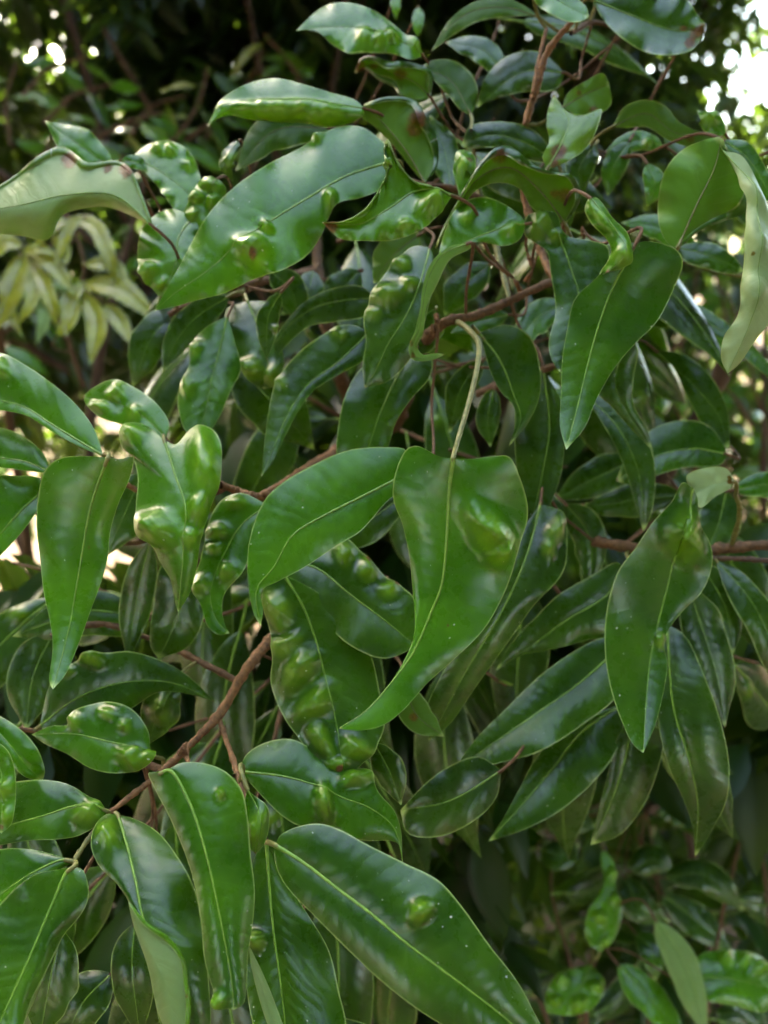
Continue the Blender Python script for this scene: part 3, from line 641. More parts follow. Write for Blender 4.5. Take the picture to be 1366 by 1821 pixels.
lf(.37, '132,1532 112,1529 70,1546 30,1570 -45,1625', '100,1521 60,1511 0,1510 -45,1530', '110,1545 60,1580 10,1620 -40,1660', tone=.50, ty=.8, pet='134,1532,.375')
lf(.345, '132,1541 118,1552 100,1591 75,1650 45,1720 8,1800 -25,1880', '112,1545 60,1556 0,1608 -50,1690 -70,1800', '147,1546 158,1582 155,1606 140,1632 113,1664 84,1722 55,1780 25,1860', tone=.46, ty=.75, v=.30, c=.15, db=26, pet='134,1533,.375',
   label='leaf mirroring the blue sky, its edge rolled to the pale underside')
lf(.352, '112,1664 80,1720 45,1780 22,1850', '88,1690 55,1740 28,1800', '102,1688 78,1738 52,1800', tone=.92, under=1, nocon=True, rib=False, b=[(20, 1800, 5)])
lf(.36, '210,1450 225,1500 241,1565 257,1640 300,1730 340,1830 350,1880', '190,1449 169,1472 162,1505 177,1541 206,1570 228,1602 246,1650 268,1725 290,1830', '236,1455 281,1480 320,1530 346,1580 361,1650 371,1740 372,1840', tone=.45, g=[(192, 1485, 18, 24, 10, 12)], ty=.7, v=.2, pet='205,1446,.388')
lf(.342, '228,1602 262,1680 296,1752 312,1850', '258,1640 301,1671 326,1706 332,1750 337,1784 326,1850', '236,1640 262,1716 286,1815', tone=.80, under=1, nocon=True, b=[(333, 1768, 8)], ty=.3, rib=False, v=0, c=.7, da=-20, ra=6,
   label='pale underside of a leaf half folded over on itself')
lf(.335, '285,1376 302,1370 338,1429 366,1516 384,1594 401,1680 412,1745 416,1796', '264,1374 275,1402 300,1450 330,1520 350,1590 359,1650 363,1700 374,1745 385,1772 392,1788', '322,1357 360,1357 401,1372 430,1405 440,1450 446,1520 453,1580 450,1640 441,1700 433,1785', tone=.50,
   g=[(391, 1413, 8, 8, 0, 9), (391, 1778, 12, 12, 0, 12)], b=[(436, 1636, 3)], ty=.55, v=.06, c=.42, bow=.16, wav=.03, pet='280,1380,.40')
lf(.40, '110,1650 90,1740 70,1850', w=52, tone=.28, ty=.5)
lf(.43, '200,1730 150,1780 110,1860', w=45, tone=.2, ty=.8)
lf(.43, '240,1640 235,1720 250,1850', w=40, tone=.15)
lf(.355, '440,1404 462,1450 454,1518', '432,1440 434,1490', '476,1440 472,1495', tone=.5, g=[(458, 1472, 13, 34, 6, 12)])

# ---------------------------------------------------------------- the middle
lf(.365, '732,838 650,880 580,915 520,952 486,1010 456,1048 464,1113', '722,800 690,795 620,800 560,825 500,860 470,890 446,950 440,1000 444,1060 454,1098', '716,870 690,890 641,945 600,970 540,1010 490,1036 465,1050 468,1085', tone=.58, ty=.5, tx=-.1, v=.1, c=.22, wav=.03, b=[(540, 885, 7)])
lf(.34, '806,815 799,870 796,930 791,1000 785,1042 766,1090 735,1160 691,1220 650,1265 603,1296', '782,812 741,793 722,800 701,850 700,890 715,930 728,990 733,1040 738,1100 735,1136 710,1190 670,1245 634,1276', '838,816 875,812 905,812 925,850 938,895 938,925 921,975 910,1020 890,1070 860,1120 810,1170 760,1215 715,1265 680,1290 640,1299',
   tone=.56, g=[(868, 945, 52, 24, 63, 30), (886, 982, 20, 20, 0, 26)], b=[(797, 1111, 4)], ty=.30, v=.04, c=.20, bow=-.04, droop=0, wav=.05, ribw=1.25, cv=.36,
   pet='813,788,.352 835,712,.372 850,645,.395 850,607,.405 826,580,.415 806,570,.425', petr=1.7, label='large central leaf with a lumpy green gall beside its pale midrib')
lf(.41, '528,1000 566,1012 620,1055 680,1100 742,1150', '560,975 610,955 650,990 690,1030 738,1065', '511,1030 535,1070 575,1106 626,1150 685,1171', tone=.40, g=[(612, 985, 16, 18, 0, 10), (650, 1015, 16, 18, 0, 12), (690, 1050, 16, 16, 0, 10)], b=[(655, 995, 9), (705, 1040, 8)], da=26, ty=.6, v=.25)
lf(.405, '505,1022 536,1072 561,1136 579,1206 598,1286 612,1378', '478,1036 470,1066 478,1110 486,1160 481,1210 500,1266 530,1311 561,1351 590,1374', '560,1050 620,1100 660,1165 675,1230 685,1285 670,1326 646,1356 628,1373', tone=.45,
   g=[(497, 1085, 38, 19, 78, 16), (512, 1148, 27, 18, -50, 15), (535, 1190, 40, 20, -52, 20), (562, 1250, 34, 20, -58, 17), (570, 1312, 30, 17, 60, 13), (632, 1330, 25, 19, 0, 14), (602, 1358, 17, 13, 0, 10)], b=[(604, 1368, 8)], ty=.5, v=.1,
   label='dark leaf with a row of big swollen galls down one side')
lf(.395, '425,1372 500,1380 560,1396 610,1419 656,1436 700,1471 716,1532', '440,1340 480,1318 520,1315 560,1335 600,1356 655,1375 674,1410 700,1440 713,1476', '440,1387 470,1420 500,1450 535,1470 580,1476 645,1495 694,1495 709,1502', tone=.50,
   g=[(578, 1427, 13, 27, -25, 18), (627, 1386, 17, 14, 0, 14), (652, 1380, 14, 12, 0, 9)], ty=.7, v=.12, pet='418,1380,.39')
lf(.335, '490,1503 540,1534 600,1580 660,1625 720,1675 780,1720 840,1765 900,1812 985,1890', '498,1486 530,1470 570,1465 610,1478 650,1500 720,1535 780,1566 820,1610 870,1680 920,1745 956,1812 980,1860', '489,1530 505,1570 560,1630 620,1690 690,1755 750,1800 800,1830 890,1872', tone=.42, g=[(748, 1620, 19, 17, 0, 17)], v=.25, c=.36, ty=.5, tx=.15, bow=.1, wav=.025, ribw=1.2, pet='474,1497,.37',
   label='big dark green leaf with one bead-like gall')
lf(.375, '474,1500 478,1560 487,1660 498,1740 508,1830 512,1890', '455,1520 440,1600 436,1700 445,1800 470,1870', '500,1555 550,1630 585,1690 602,1760 615,1840 580,1890', tone=.42, g=[(456, 1672, 15, 15, 0, 14)], ty=.7, v=.2, ribw=1.2, pet='473,1492,.37')
lf(.36, '442,1680 466,1755 496,1850', '448,1725 480,1830', '460,1715 486,1775 505,1840', tone=.82, under=1, nocon=True, rib=False)
lf(.45, '892,1370 800,1424 712,1441', '850,1345 800,1362 758,1392', '882,1420 840,1462 780,1488 725,1482', tone=.14, ty=.6)
lf(.43, '665,1320 692,1370 714,1432', w=28, tone=.2)
lf(.46, '722,878 640,936 556,975', w=38, tone=.2, ty=.8)
lf(.46, '745,418 702,452 664,505', w=34, tone=.35, under=1)
lf(.48, '872,468 822,512 790,562', w=30, tone=.3, ty=.6)
lf(.46, '905,560 850,572 802,592', w=20, tone=.45, g=[(832, 545, 10, 9, 0, 8)])
lf(.44, '776,548 762,600 738,636', w=22, tone=.35)
lf(.50, '560,480 540,530 500,560', w=30, tone=.3, ty=.8)
lf(.50, '640,480 600,520 555,540', w=30, tone=.22, ty=.7)
lf(.44, '720,1215 740,1270 790,1310', w=28, tone=.3, under=1, b=[(735, 1275, 12)])

# ---------------------------------------------------------------- right side
lf(.415, '1232,868 1222,905 1205,960 1190,1030 1166,1125 1156,1175 1149,1250 1144,1339', '1215,858 1195,890 1160,930 1130,975 1100,1015 1083,1065 1076,1115 1077,1170 1088,1230 1105,1280 1125,1322', '1240,885 1241,930 1262,965 1267,1000 1250,1050 1216,1085 1186,1125 1180,1146 1187,1180 1180,1230 1165,1290', tone=.46,
   g=[(1214, 950, 30, 36, -15, 26), (1172, 1138, 9, 14, 0, 9)], v=.38, c=.2, ty=.30, bow=-.04, droop=0, cv=.45, wav=.04, nocon=True, label='folded leaf with a thick gall near its bent base')
lf(.418, '1307,856 1268,862 1232,880', '1292,833 1262,831 1221,846', '1296,870 1272,883 1245,903', tone=.93, under=1, b=[(1298, 856, 7), (1296, 848, 5)], pet='1310,876,.442', rib=False, label='pale bent leaf base with small red-brown dots')
lf(.49, '1112,1012 1080,1058 1010,1101 950,1145 882,1192', '1098,1000 1050,1025 990,1060 950,1100 915,1135', '1086,1126 1040,1140 980,1155 925,1166', tone=.30, ty=.5)
lf(.475, '1112,1142 1030,1215 960,1265 880,1320 804,1374', '1070,1135 1010,1165 950,1210 900,1260 850,1310 816,1355', '1102,1230 1040,1286 960,1336 890,1356 832,1370', tone=.38, ty=.75, v=.35)
lf(.485, '1112,1250 1036,1300 980,1370 920,1440 868,1497', '1062,1268 1000,1300 955,1345 925,1400 895,1455', '1112,1290 1090,1346 1050,1396 990,1446 930,1476', tone=.36, ty=.7, v=.3)
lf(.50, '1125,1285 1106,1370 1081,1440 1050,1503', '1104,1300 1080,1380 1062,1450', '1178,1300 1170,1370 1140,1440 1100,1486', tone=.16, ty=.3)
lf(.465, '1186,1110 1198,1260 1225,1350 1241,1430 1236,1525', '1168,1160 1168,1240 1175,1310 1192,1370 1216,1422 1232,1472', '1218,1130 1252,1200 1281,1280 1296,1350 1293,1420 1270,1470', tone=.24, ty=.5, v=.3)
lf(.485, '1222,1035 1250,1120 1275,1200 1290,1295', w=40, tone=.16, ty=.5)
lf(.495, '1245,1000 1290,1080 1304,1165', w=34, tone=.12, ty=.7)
lf(.49, '1272,995 1330,1060 1368,1130 1395,1215', '1310,1010 1352,1050 1392,1112', '1294,1060 1330,1122 1362,1190', tone=.22, ty=.65, v=.35)
lf(.50, '1292,872 1278,930 1252,990', w=38, tone=.22, under=0, ty=.9)
lf(.445, '962,896 936,990 891,1090 831,1190 763,1318', '1000,912 1009,958 1001,1018 951,1075 905,1140 850,1216 800,1287', '925,950 900,1030 850,1112 790,1192 756,1272', tone=.24, g=[(986, 945, 13, 25, 10, 12), (975, 975, 13, 16, 0, 9)], ty=.4)
lf(.455, '966,655 977,760 961,860 937,962', '926,690 915,780 922,860 932,932', '1000,720 1004,800 990,870 958,936', tone=.22, ty=.55)
lf(.425, '852,592 890,642 913,700 926,746 905,794', '862,622 872,660 890,696 913,722 918,750', '900,577 940,595 960,650 961,700 940,750', tone=.36, ty=.35, pet='840,580,.42')
lf(.47, '880,690 868,740 872,795', w=22, tone=.2)
lf(.365, '1128,438 1085,522 1061,590 1046,645 1030,712 1007,800', '1096,457 1060,495 1022,532 1010,580 1000,640 998,700 996,756', '1140,430 1170,431 1205,445 1215,466 1200,510 1170,570 1131,610 1096,650 1061,710 1040,760', tone=.48, b=[], v=.16, c=.2, ty=.30, wav=.04, bow=0, droop=0, cv=.40,
   label='smooth arrow-shaped leaf with a dusty pale midrib')
lf(.358, '1050,352 1078,388 1102,420 1112,452 1082,484', '1040,372 1052,398 1078,425 1088,450 1066,488', '1062,352 1090,388 1116,415 1120,455 1105,476', tone=.62, g=[(1108, 455, 18, 20, 0, 9), (1066, 384, 30, 10, 50, 4)], v=-.1, c=.6)
lf(.39, '962,384 998,432 1016,480 1030,532 1012,610 996,662', '938,384 933,415 951,432 972,446 980,490 988,555 976,610 982,642', '986,378 1006,418 1052,428 1082,440 1072,520 1032,605', tone=.42, g=[(962, 400, 20, 22, 0, 14), (985, 420, 12, 12, 0, 8)], ty=.5)
lf(.375, '1205,442 1240,362 1270,300 1284,242', '1185,430 1171,395 1172,342 1185,298 1215,265 1255,248', '1242,410 1292,388 1326,372 1334,330 1310,290 1290,268', tone=.50, under=1, v=-.15, c=.35, ty=-.05, rb=14, pet='1202,452 1212,465,.47', label='cupped leaf turned over to show its bright green underside')
lf(.355, '1286,268 1335,330 1347,400 1347,480 1338,560 1294,664', '1300,290 1326,350 1326,420 1320,500 1312,560 1287,600 1283,640', '1320,278 1366,380 1384,470 1376,560 1346,602 1312,650', tone=.97, under=1, g=[(1338, 345, 30, 13, 62, 9), (1345, 430, 40, 16, 88, 10), (1340, 520, 34, 16, 95, 9)], nocon=True, ty=.5, v=-.2, c=.5, b=[(1340, 455, 5)], ruf=.1, label='pale leaf with painted-in white glare hanging beside the cupped underside')  # whitened tone puts the glare into the leaf colour
lf(.40, '1284,248 1330,282 1378,362', '1330,252 1362,298 1384,350', '1300,275 1325,310 1350,350', tone=.5)
lf(.43, '1088,226 1150,202 1200,236 1285,244', '1110,190 1150,177 1186,190 1206,215 1250,236', '1110,228 1150,226 1190,250 1240,262', tone=.28, under=1, b=[(1226, 246, 13), (1185, 212, 4)], g=[], ty=.0)
lf(.42, '1290,238 1265,220 1240,196', w=18, tone=.55, g=[(1262, 214, 16, 12, 0, 12)])
lf(.405, '974,300 1000,252 1012,216 985,168', '965,280 977,250 972,222 975,194', '985,298 1015,284 1046,260 1062,228 1070,190 1050,202 1018,206 996,190', tone=.86, under=0, b=[(995, 270, 22), (985, 290, 14)], ty=.6, v=.3, label='greyish dusty leaf with a scorched patch and a needle tip')
lf(.42, '1000,192 1040,168 1084,150', '1010,165 1040,145 1072,130', '1030,206 1055,206 1086,188', tone=.42, under=1, b=[(1055, 195, 12), (1030, 165, 8)], g=[], ty=.1)
lf(.41, '1055,0 1130,30 1190,52 1254,60', '1110,-28 1170,-18 1222,0 1242,30', '1074,36 1110,70 1150,93 1190,98 1232,88', tone=.36, b=[(1240, 60, 22), (1225, 78, 14), (1215, 50, 9)], g=[(1240, 58, 14, 18, 0, 12)], ty=.1, cv=0.0, db=-30, label='leaf with a scorched, curled red-brown tip')
lf(.40, '955,-25 1000,5 1047,30', '985,-30 1025,-5 1045,16', '950,2 985,28 1012,39 1036,37', tone=.62, ty=.7)
lf(.43, '958,30 900,14 840,20 792,55 766,92', '930,8 890,-5 840,5 800,35', '940,28 900,30 850,38 810,60', tone=.2, under=1)
lf(.41, '1060,-30 1000,-12 940,-20', w=20, tone=.5)
lf(.50, '703,-20 704,36', w=9, tone=.8)
lf(.52, '744,12 742,66', w=11, tone=.7)
lf(.45, '1005,130 930,128 848,192', '960,92 900,100 862,140', '990,158 920,165 870,180', tone=.15, ty=.6)
lf(.44, '982,282 930,252 870,240 820,260', '966,246 930,222 870,216 835,225', '975,288 935,284 880,263 830,264', tone=.15, under=0, ty=.3)
lf(.47, '1238,442 1170,404 1104,396', w=24, tone=.6, ty=.5)
lf(.46, '1205,440 1262,455 1322,482', '1230,432 1270,432 1310,462', '1215,462 1262,480 1305,488', tone=.42)
lf(.50, '1150,562 1220,556 1292,596 1350,640 1400,700', '1170,530 1202,525 1250,545 1312,590 1372,652', '1168,582 1222,581 1282,602 1335,645', tone=.46, ty=.75)
lf(.52, '1165,622 1238,690 1278,740 1298,800', '1222,632 1265,670 1294,730', '1196,652 1222,705 1262,775', tone=.30, ty=.8)
lf(.50, '1294,808 1230,798 1165,812 1095,855', '1286,790 1260,756 1220,747 1165,760 1120,800', '1282,826 1220,831 1165,846 1120,862', tone=.40, ty=.7, v=.3)
lf(.48, '1038,698 1100,762 1136,842 1144,945', '1085,705 1130,735 1160,800 1165,870 1155,925', '1052,722 1085,775 1112,835 1132,905', tone=.30, ty=.85)
lf(.445, '1118,598 1094,680 1114,730 1159,800', '1078,660 1062,698 1086,722 1120,760', '1134,618 1126,680 1128,722 1152,765', tone=.28, ty=.0)
lf(.53, '1135,815 1060,850 985,888', w=34, tone=.25, ty=.6)
lf(.53, '1215,880 1130,890 1030,905', w=30, tone=.14, ty=.5)
lf(.52, '1005,895 1046,950 1052,1045', w=32, tone=.3, under=0, ty=.3)
lf(.50, '1306,872 1366,862 1420,880', w=22, tone=.5)
lf(.47, '1005,538 950,570 916,625', w=28, tone=.5, ty=.8)
lf(.52, '1040,690 1000,720 985,790', w=28, tone=.55)
lf(.44, '1150,290 1165,330 1150,368', w=20, tone=.6, ty=.3)
lf(.46, '1120,250 1090,300 1080,350', w=22, tone=.5, ty=.3)
lf(.45, '1060,255 1030,300 1040,350', w=26, tone=.3)
lf(.47, '1180,260 1130,250 1075,270', w=18, tone=.6, g=[(1150, 256, 9)])
lf(.47, '950,330 990,345 1010,420', w=24, tone=.3)
lf(.46, '900,140 860,90 790,75', w=24, tone=.4)
lf(.48, '860,640 820,690 800,770', w=24, tone=.1)

# ================================================================== inner leaves of the shrub and the plants behind it
def proto(L, wid, sag, fold, tone, under_tone=None, ngall=0, twist=0.0, seed=0):
    r = np.random.default_rng(seed); nr, nh = 26, 8
    t = np.linspace(0, 1, nr); sh = np.concatenate([np.linspace(0, .955, nh), [.98, 1.0]]); s = np.concatenate([-sh[::-1], sh[1:]]); nc = len(s)
    T, S = np.meshgrid(t, s, indexing='ij'); W = std_shape(T) * wid * (1 + .06 * np.sin(7 * T + seed)); W = np.maximum(W, .0008)
    lat = .05 * np.sin(2.2 * T + seed)
    x = T * (1 - .25 * sag * T); y = S * W + lat - lat[0, 0]
    z = -sag * T ** 2 + W * (fold * np.abs(S) - .45 * S ** 2 + .1 * np.sin(9 * T + 3 * np.sign(S) + seed) * S ** 2)
    a = twist * T; y, z = y * np.cos(a) - z * np.sin(a), y * np.sin(a) + z * np.cos(a)
    gm = np.zeros_like(T)
    for _ in range(ngall):
        gt, gs = r.uniform(.15, .85), r.uniform(-.8, .8); q = np.hypot((T - gt) / .07, (S - gs) * W / .07)
        z += .035 * np.clip(1 - (q / 1.2) ** 2, 0, None) ** 1.5; gm = np.maximum(gm, np.clip(1.1 - q, 0, 1))
    p = np.stack([x, y, z], -1) * L; n = grid_normals(p); n *= np.sign(n[..., 2].mean())
    flip = grid_normals(p)[..., 2].mean() < 0
    V = np.vstack([p.reshape(-1, 3), (p - n * 3e-4).reshape(-1, 3)]); nv = nr * nc
    f = np.vstack([grid_faces(nr, nc, 0, flip), grid_faces(nr, nc, nv, not flip)]); mi = np.repeat([0, 1], len(f) // 2)
    mg = np.clip((np.abs(S) - .955) / .045, 0, 1)
    def dat(tn): return np.stack([gm, 0 * gm, mg, 0 * gm + tn], -1).reshape(-1, 4)
    uv = np.stack([S * W * L, T * L], -1).reshape(-1, 2)
    me = mesh_np('leaf', V, f, [M_TOP, M_UND], mi, True, np.vstack([dat(tone), dat(under_tone if under_tone is not None else .35)]), np.vstack([uv, uv]))
    line = p[:, nc // 2]; line = np.vstack([[(-.16 * L, 0, .03 * L), (-.08 * L, 0, .012 * L)], line])
    tv, tf = tube_arrays(line, np.linspace(.9e-3, .2e-3, len(line)), 5)
    return me, mesh_np('midrib', tv, tf, [M_RIB])

from mathutils import Matrix
def place(pr, parent, base, direc, up, scale=1.0):
    """a copy of a prototype leaf with its midrib; base/direc/up in world space"""
    x = Vector(direc).normalized(); z = Vector(up); z = (z - x * z.dot(x)).normalized(); y = z.cross(x)
    m = Matrix((x, y, z)).transposed().to_4x4()
    o = bpy.data.objects.new('leaf', pr[0]); col.objects.link(o); o.parent = parent
    # base is the foot of the stalk
    L = Vector(base) + x * (.016 * scale)
    o.matrix_local = Matrix.Translation(L - Vector(parent.location)) @ m @ Matrix.Scale(scale, 4)
    k = bpy.data.objects.new('midrib', pr[1]); col.objects.link(k); k.parent = o
    return o

DARK = [proto(.105, .17, .25, .3, .10, .2, 0, .3, 1), proto(.115, .15, .35, .25, .18, .25, 0, -.4, 2), proto(.095, .19, .2, .3, .26, .3, 2, .2, 3), proto(.12, .15, .45, .2, .06, .15, 0, .5, 4)]  # tones darkened so the colour itself carries the shade among inner leaves
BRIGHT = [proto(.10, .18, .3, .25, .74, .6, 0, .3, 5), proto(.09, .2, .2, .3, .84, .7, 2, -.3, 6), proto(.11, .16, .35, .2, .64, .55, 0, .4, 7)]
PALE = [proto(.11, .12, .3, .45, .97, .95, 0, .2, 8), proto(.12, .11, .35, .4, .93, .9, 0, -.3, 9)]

def leafy_twig(path, protos, plant, per=.028, mat=None, r=(4, 2), sc=(.8, 1.15), droop=.55, face=.5):
    tw(path, list(r), mat or M_TWIGD, plant=plant, k=6)
    c = TWIGS[plant.name][-1]; L = np.concatenate([[0], np.cumsum(np.linalg.norm(np.diff(c, axis=0), axis=1))])
    s = per * .4; side = 1
    while s < L[-1]:
        p = np.array([np.interp(s, L, c[:, k]) for k in range(3)]); q = np.array([np.interp(min(s + .01, L[-1]), L, c[:, k]) for k in range(3)]) - p
        q /= np.linalg.norm(q) + 1e-9
        lat = np.cross(q, (0, -.5, .85)); lat /= np.linalg.norm(lat) + 1e-9
        d = q * rng.uniform(.3, .9) + lat * side * rng.uniform(.4, 1.0) + np.array((0, -.25, -droop)) * rng.uniform(.6, 1.5)
        up = np.array((rng.normal(0, .35), -face - rng.uniform(0, .5), .8))
        place(protos[rng.integers(len(protos))], plant, p, d, up, rng.uniform(*sc))
        s += per * rng.uniform(.7, 1.3); side = -side

INNER = ['640,760,.66 540,700,.60 440,620,.58 330,560,.58', '640,800,.66 560,860,.62 470,930,.60 380,960,.58', '650,900,.66 560,1000,.60 430,1080,.57 300,1120,.56', '660,1000,.66 560,1120,.62 430,1250,.58 300,1300,.56',
         '640,1000,.64 720,1080,.60 800,1150,.58 900,1220,.58', '700,760,.64 800,800,.60 900,830,.60 1010,830,.60', '720,680,.62 850,640,.60 980,600,.60 1090,560,.58', '300,1120,.56 200,1060,.54 100,1020,.54 20,1000,.54',
         '430,1250,.58 300,1420,.54 180,1560,.52 60,1660,.50', '520,1180,.60 470,1380,.56 400,1560,.52 330,1760,.50', '600,1180,.62 640,1380,.60 690,1500,.58 740,1640,.60', '640,1380,.60 560,1560,.52 520,1700,.50 540,1850,.48',
         '900,960,.60 1000,1060,.58 1100,1200,.58 1180,1330,.58', '1000,900,.60 1100,900,.58 1200,900,.58 1330,880,.58', '560,440,.60 480,400,.56 420,360,.54 390,345,.53', '600,430,.60 700,380,.56 800,300,.54 880,210,.52', '960,440,.54 1060,330,.52 1130,230,.52 1180,130,.52',
         '985,480,.52 1050,480,.54 1100,500,.55 1140,530,.56', '800,300,.54 830,180,.52 870,90,.52 900,0,.52', '1100,1200,.58 1180,1180,.57 1260,1160,.56 1350,1180,.56', '100,1200,.54 40,1300,.52 10,1420,.50 0,1540,.48']
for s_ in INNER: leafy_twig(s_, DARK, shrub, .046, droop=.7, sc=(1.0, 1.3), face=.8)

# the shaded inside of the shrub: leaves past counting
ni = 5200; q = np.stack([rng.uniform(-150, 1520, ni), rng.uniform(560, 2300, ni), rng.uniform(.68, 1.02, ni)], 1)
gapm = ((q[:, 0] < 330) & (q[:, 1] < 980)) | ((q[:, 0] > 1150) & (q[:, 1] < 900)) | ((q[:, 0] > 880) & (q[:, 1] > 1330)) | ((q[:, 1] < 640) & ((q[:, 0] < 500) | (q[:, 0] > 900)))
pin = P(q[:, 0], q[:, 1], q[:, 2])[~gapm]; pin = pin[pin[:, 2] > .08]
M_IN = foliage('shaded_inner_leaves', (.004, .018, .002), (.014, .06, .005), .4, .2, .22)  # leaf colour darkened to stand for the shade inside the shrubs
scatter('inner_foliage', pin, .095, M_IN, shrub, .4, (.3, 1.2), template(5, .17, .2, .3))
# ------------------------------------------------------------------ pale young plant on the left
sap = thing('pale_sapling', 'young plant with limp pale yellow-green leaves hanging behind the shrub', 'plant', (-.55, 1.25, 0)); CUR = sap
twig('-0.55,1.25,-0.05 -0.56,1.2,0.5 -0.52,1.1,1.0 -0.47,1.0,1.35 -0.45,0.98,1.48', [.012, .010, .008, .005, .003], M_TWIGD, 'stem', world=True)
twig('150,690,1.0 120,600,.98 70,470,.96 45,440,.95', [5, 5, 4, 3], M_TWIGD); twig('110,590,.98 140,520,.95 150,470,.94 120,380,.94', [4, 4, 3, 3], M_TWIGD)
for a in [('48,448 25,500 -8,590', 24, .95), ('52,462 85,520 102,585', 15, .99), ('50,450 90,468 132,524', 15, .97), ('118,388 165,400 192,450 206,505', 15, .96), ('148,505 212,512 282,572', 21, .95), ('145,518 172,570 160,650', 19, .98),
          ('185,538 215,572 234,615', 15, .9), ('50,508 78,560 64,615', 13, .80), ('92,418 112,440 118,475', 13, .95), ('150,385 125,400 100,470', 12, .9), ('40,440 10,430 -30,470', 16, .92), ('30,470 15,540 40,600', 13, .9), ('60,470 58,530 30,580', 13, .97), ('150,470 200,470 232,505', 14, .98), ('100,600 130,560 138,515', 12, .9), ('122,392 90,400 62,440', 14, .97), ('152,500 120,540 118,600', 14, .95), ('40,450 72,440 100,455', 10, .92)]:
    lf(.93, a[0], w=a[1], tone=a[2] if a[2] < .9 else 1.0, under=1 if a[2] < .9 else 0, ty=.8, v=.35, c=.2, petr=1.6)
# ------------------------------------------------------------------ low shrub at the lower right, out of focus
low = thing('low_shrub', 'low dark shrub with small blistered leaves, out of focus under the long leaves', 'shrub', (.52, .95, 0)); CUR = low
twig('0.52,0.95,-0.05 0.5,0.92,0.3 0.42,0.86,0.55 0.36,0.8,0.72', [.012, .010, .007, .005], M_BARK, 'stem', world=True)
twig('0.52,0.95,0.1 0.58,0.9,0.4 0.6,0.85,0.65 0.56,0.8,0.85', [.011, .009, .007, .004], M_BARK, 'stem', world=True)
twig('1150,1445,.9 1200,1400,.9 1285,1345,.9 1320,1350,.9 1390,1385,.88', [8, 8, 9, 8, 8], M_BARK, 'branch')
twig('1040,1860,.85 1045,1760,.82 1055,1690,.80', [4, 4, 3], M_TWIGD)
lf(.78, '1066,1695 1082,1622 1086,1560 1070,1504', '1042,1668 1046,1620 1074,1570 1068,1530', '1092,1670 1106,1620 1096,1580 1092,1535', tone=.72, g=[(1065, 1630, 10), (1095, 1600, 9), (1075, 1675, 9), (1088, 1555, 8)], b=[(1072, 1508, 9)], ty=.6)
lf(.78, '1052,1715 1030,1760 972,1802', '1020,1722 985,1740 970,1775', '1075,1745 1058,1790 1015,1806', tone=.72, g=[(1000, 1745, 11), (1030, 1785, 11), (1060, 1755, 10), (990, 1780, 10)], ty=.8)
lf(.74, '1098,1714 1150,1770 1220,1850', w=30, tone=.66, under=0, ty=.8)
lf(.72, '1164,1634 1212,1712 1258,1850', w=28, tone=.72, under=1, ty=.5)
lf(.76, '1222,1742 1300,1740 1395,1768', '1240,1700 1290,1690 1350,1700', '1250,1775 1310,1790 1360,1800', tone=.62, g=[(1290, 1705, 12), (1325, 1708, 12), (1350, 1720, 12)], ty=.8)
lf(.80, '1130,1660 1160,1690 1165,1745', w=24, tone=.45, ty=.8)
for a in ['1110,1560 1140,1615 1192,1640', '1180,1560 1250,1556 1325,1620', '1178,1590 1240,1640 1305,1695', '1120,1550 1160,1530 1200,1545', '1270,1800 1320,1810 1380,1850', '1170,1450 1200,1440 1240,1470', '1310,1430 1330,1470 1340,1520', '960,1510 1000,1520 1030,1500', '975,1480 1010,1460 1060,1470']:
    lf(.90, a, w=28, tone=.3, ty=.95)
for s_ in ['1000,1900,.9 960,1780,.9 920,1700,.9 880,1640,.92', '1040,1860,.9 1010,1700,.9 980,1580,.92 990,1480,.95', '1250,1860,.88 1270,1700,.9 1300,1560,.92 1330,1440,.95', '1150,1860,.9 1160,1700,.92 1170,1580,.95 1130,1480,.97', '1390,1800,.9 1370,1650,.92 1350,1500,.95 1300,1400,.97', '900,1880,.9 860,1800,.9 800,1740,.92', '1390,1400,1.0 1340,1260,1.0 1300,1180,1.0']:
    leafy_twig(s_, [DARK[0], DARK[3], DARK[0], DARK[1]], low, .06, sc=(.7, 1.0), face=.9)
nl_ = 1500; q = np.stack([rng.uniform(820, 1560, nl_), rng.uniform(1300, 2300, nl_), rng.uniform(1.05, 1.5, nl_)], 1)
pl_ = P(q[:, 0], q[:, 1], q[:, 2]); scatter('inner_foliage', pl_[pl_[:, 2] > .05], .09, M_IN, low, .5, (.2, 1.0), template(5, .17, .2, .3))
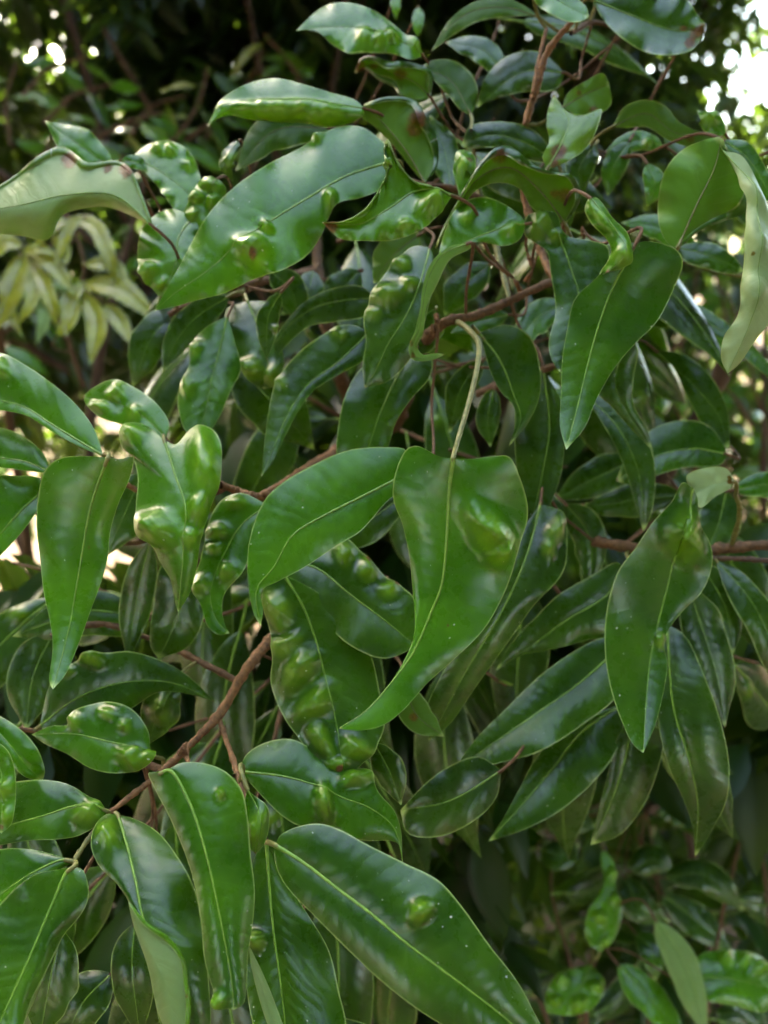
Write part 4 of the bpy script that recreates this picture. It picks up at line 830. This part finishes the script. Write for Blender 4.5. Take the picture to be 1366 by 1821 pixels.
# ------------------------------------------------------------------ light green bush behind the right side
bush = thing('light_green_bush', 'light green bush behind the pale leaf with painted-in white glare', 'bush', (.95, 1.75, 0)); CUR = bush
for q in ['0.95,1.75,-0.05 0.9,1.7,0.5 0.8,1.62,0.9 0.72,1.55,1.25', '0.95,1.75,0.0 1.0,1.7,0.6 0.98,1.62,1.1 0.9,1.55,1.4', '0.95,1.75,0.2 0.75,1.7,0.6 0.6,1.62,0.95']:
    twig(q, [.012, .010, .007, .004], M_BARK, 'stem', world=True)
for s_ in ['1240,1010,1.7 1200,900,1.65 1180,800,1.6 1150,700,1.6', '1300,960,1.7 1290,850,1.65 1280,740,1.6 1260,640,1.6', '1390,900,1.7 1370,780,1.65 1340,680,1.6 1330,560,1.6', '1200,700,1.6 1210,620,1.6 1230,560,1.6 1240,480,1.6', '1290,640,1.6 1290,560,1.6 1270,480,1.6', '1390,1100,1.7 1350,1020,1.7 1330,950,1.7', '1180,640,1.5 1220,600,1.5 1280,560,1.5', '1340,760,1.5 1300,700,1.5 1230,660,1.5', '1250,900,1.6 1230,800,1.55 1200,720,1.5', '1380,640,1.5 1330,600,1.5 1290,520,1.5']:
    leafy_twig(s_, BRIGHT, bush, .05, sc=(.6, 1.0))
# a second plant of the same litchi kind fills the shade at the top left
veil = thing('shaded_shrub', 'shaded shrub with yellowish and green leaves below the thin brown stems', 'shrub', (-.6, 1.6, 0)); CUR = veil
for q in ['-0.6,1.6,-0.05 -0.62,1.58,0.6 -0.55,1.5,1.1 -0.4,1.45,1.5', '-0.6,1.6,0.0 -0.75,1.6,0.7 -0.8,1.5,1.2 -0.75,1.45,1.55']:
    twig(q, [.014, .011, .008, .004], M_BARK, 'stem', world=True)
for s_ in ['60,330,1.5 90,250,1.5 120,180,1.5', '200,330,1.5 230,250,1.5 270,190,1.5 330,170,1.5', '330,330,1.5 360,260,1.5 390,200,1.5', '130,330,1.45 170,240,1.45 180,170,1.45', '20,260,1.5 10,180,1.5 30,110,1.5', '430,330,1.5 470,250,1.55 480,120,1.55', '-20,620,1.5 40,560,1.5 90,480,1.5', '290,480,1.5 260,400,1.5 230,330,1.5', '330,250,1.5 420,180,1.5 470,90,1.5', '80,220,1.35 130,170,1.35 200,150,1.35', '150,260,1.3 220,220,1.3 290,200,1.3', '300,260,1.35 350,190,1.35 370,120,1.35', '30,330,1.3 70,280,1.3 130,250,1.3', '560,200,1.5 520,120,1.5 470,60,1.5', '40,170,1.4 90,120,1.4 160,100,1.4']:
    leafy_twig(s_, BRIGHT + BRIGHT[:1] + DARK[1:3] + PALE[:1], veil, .040, sc=(.7, 1.05))
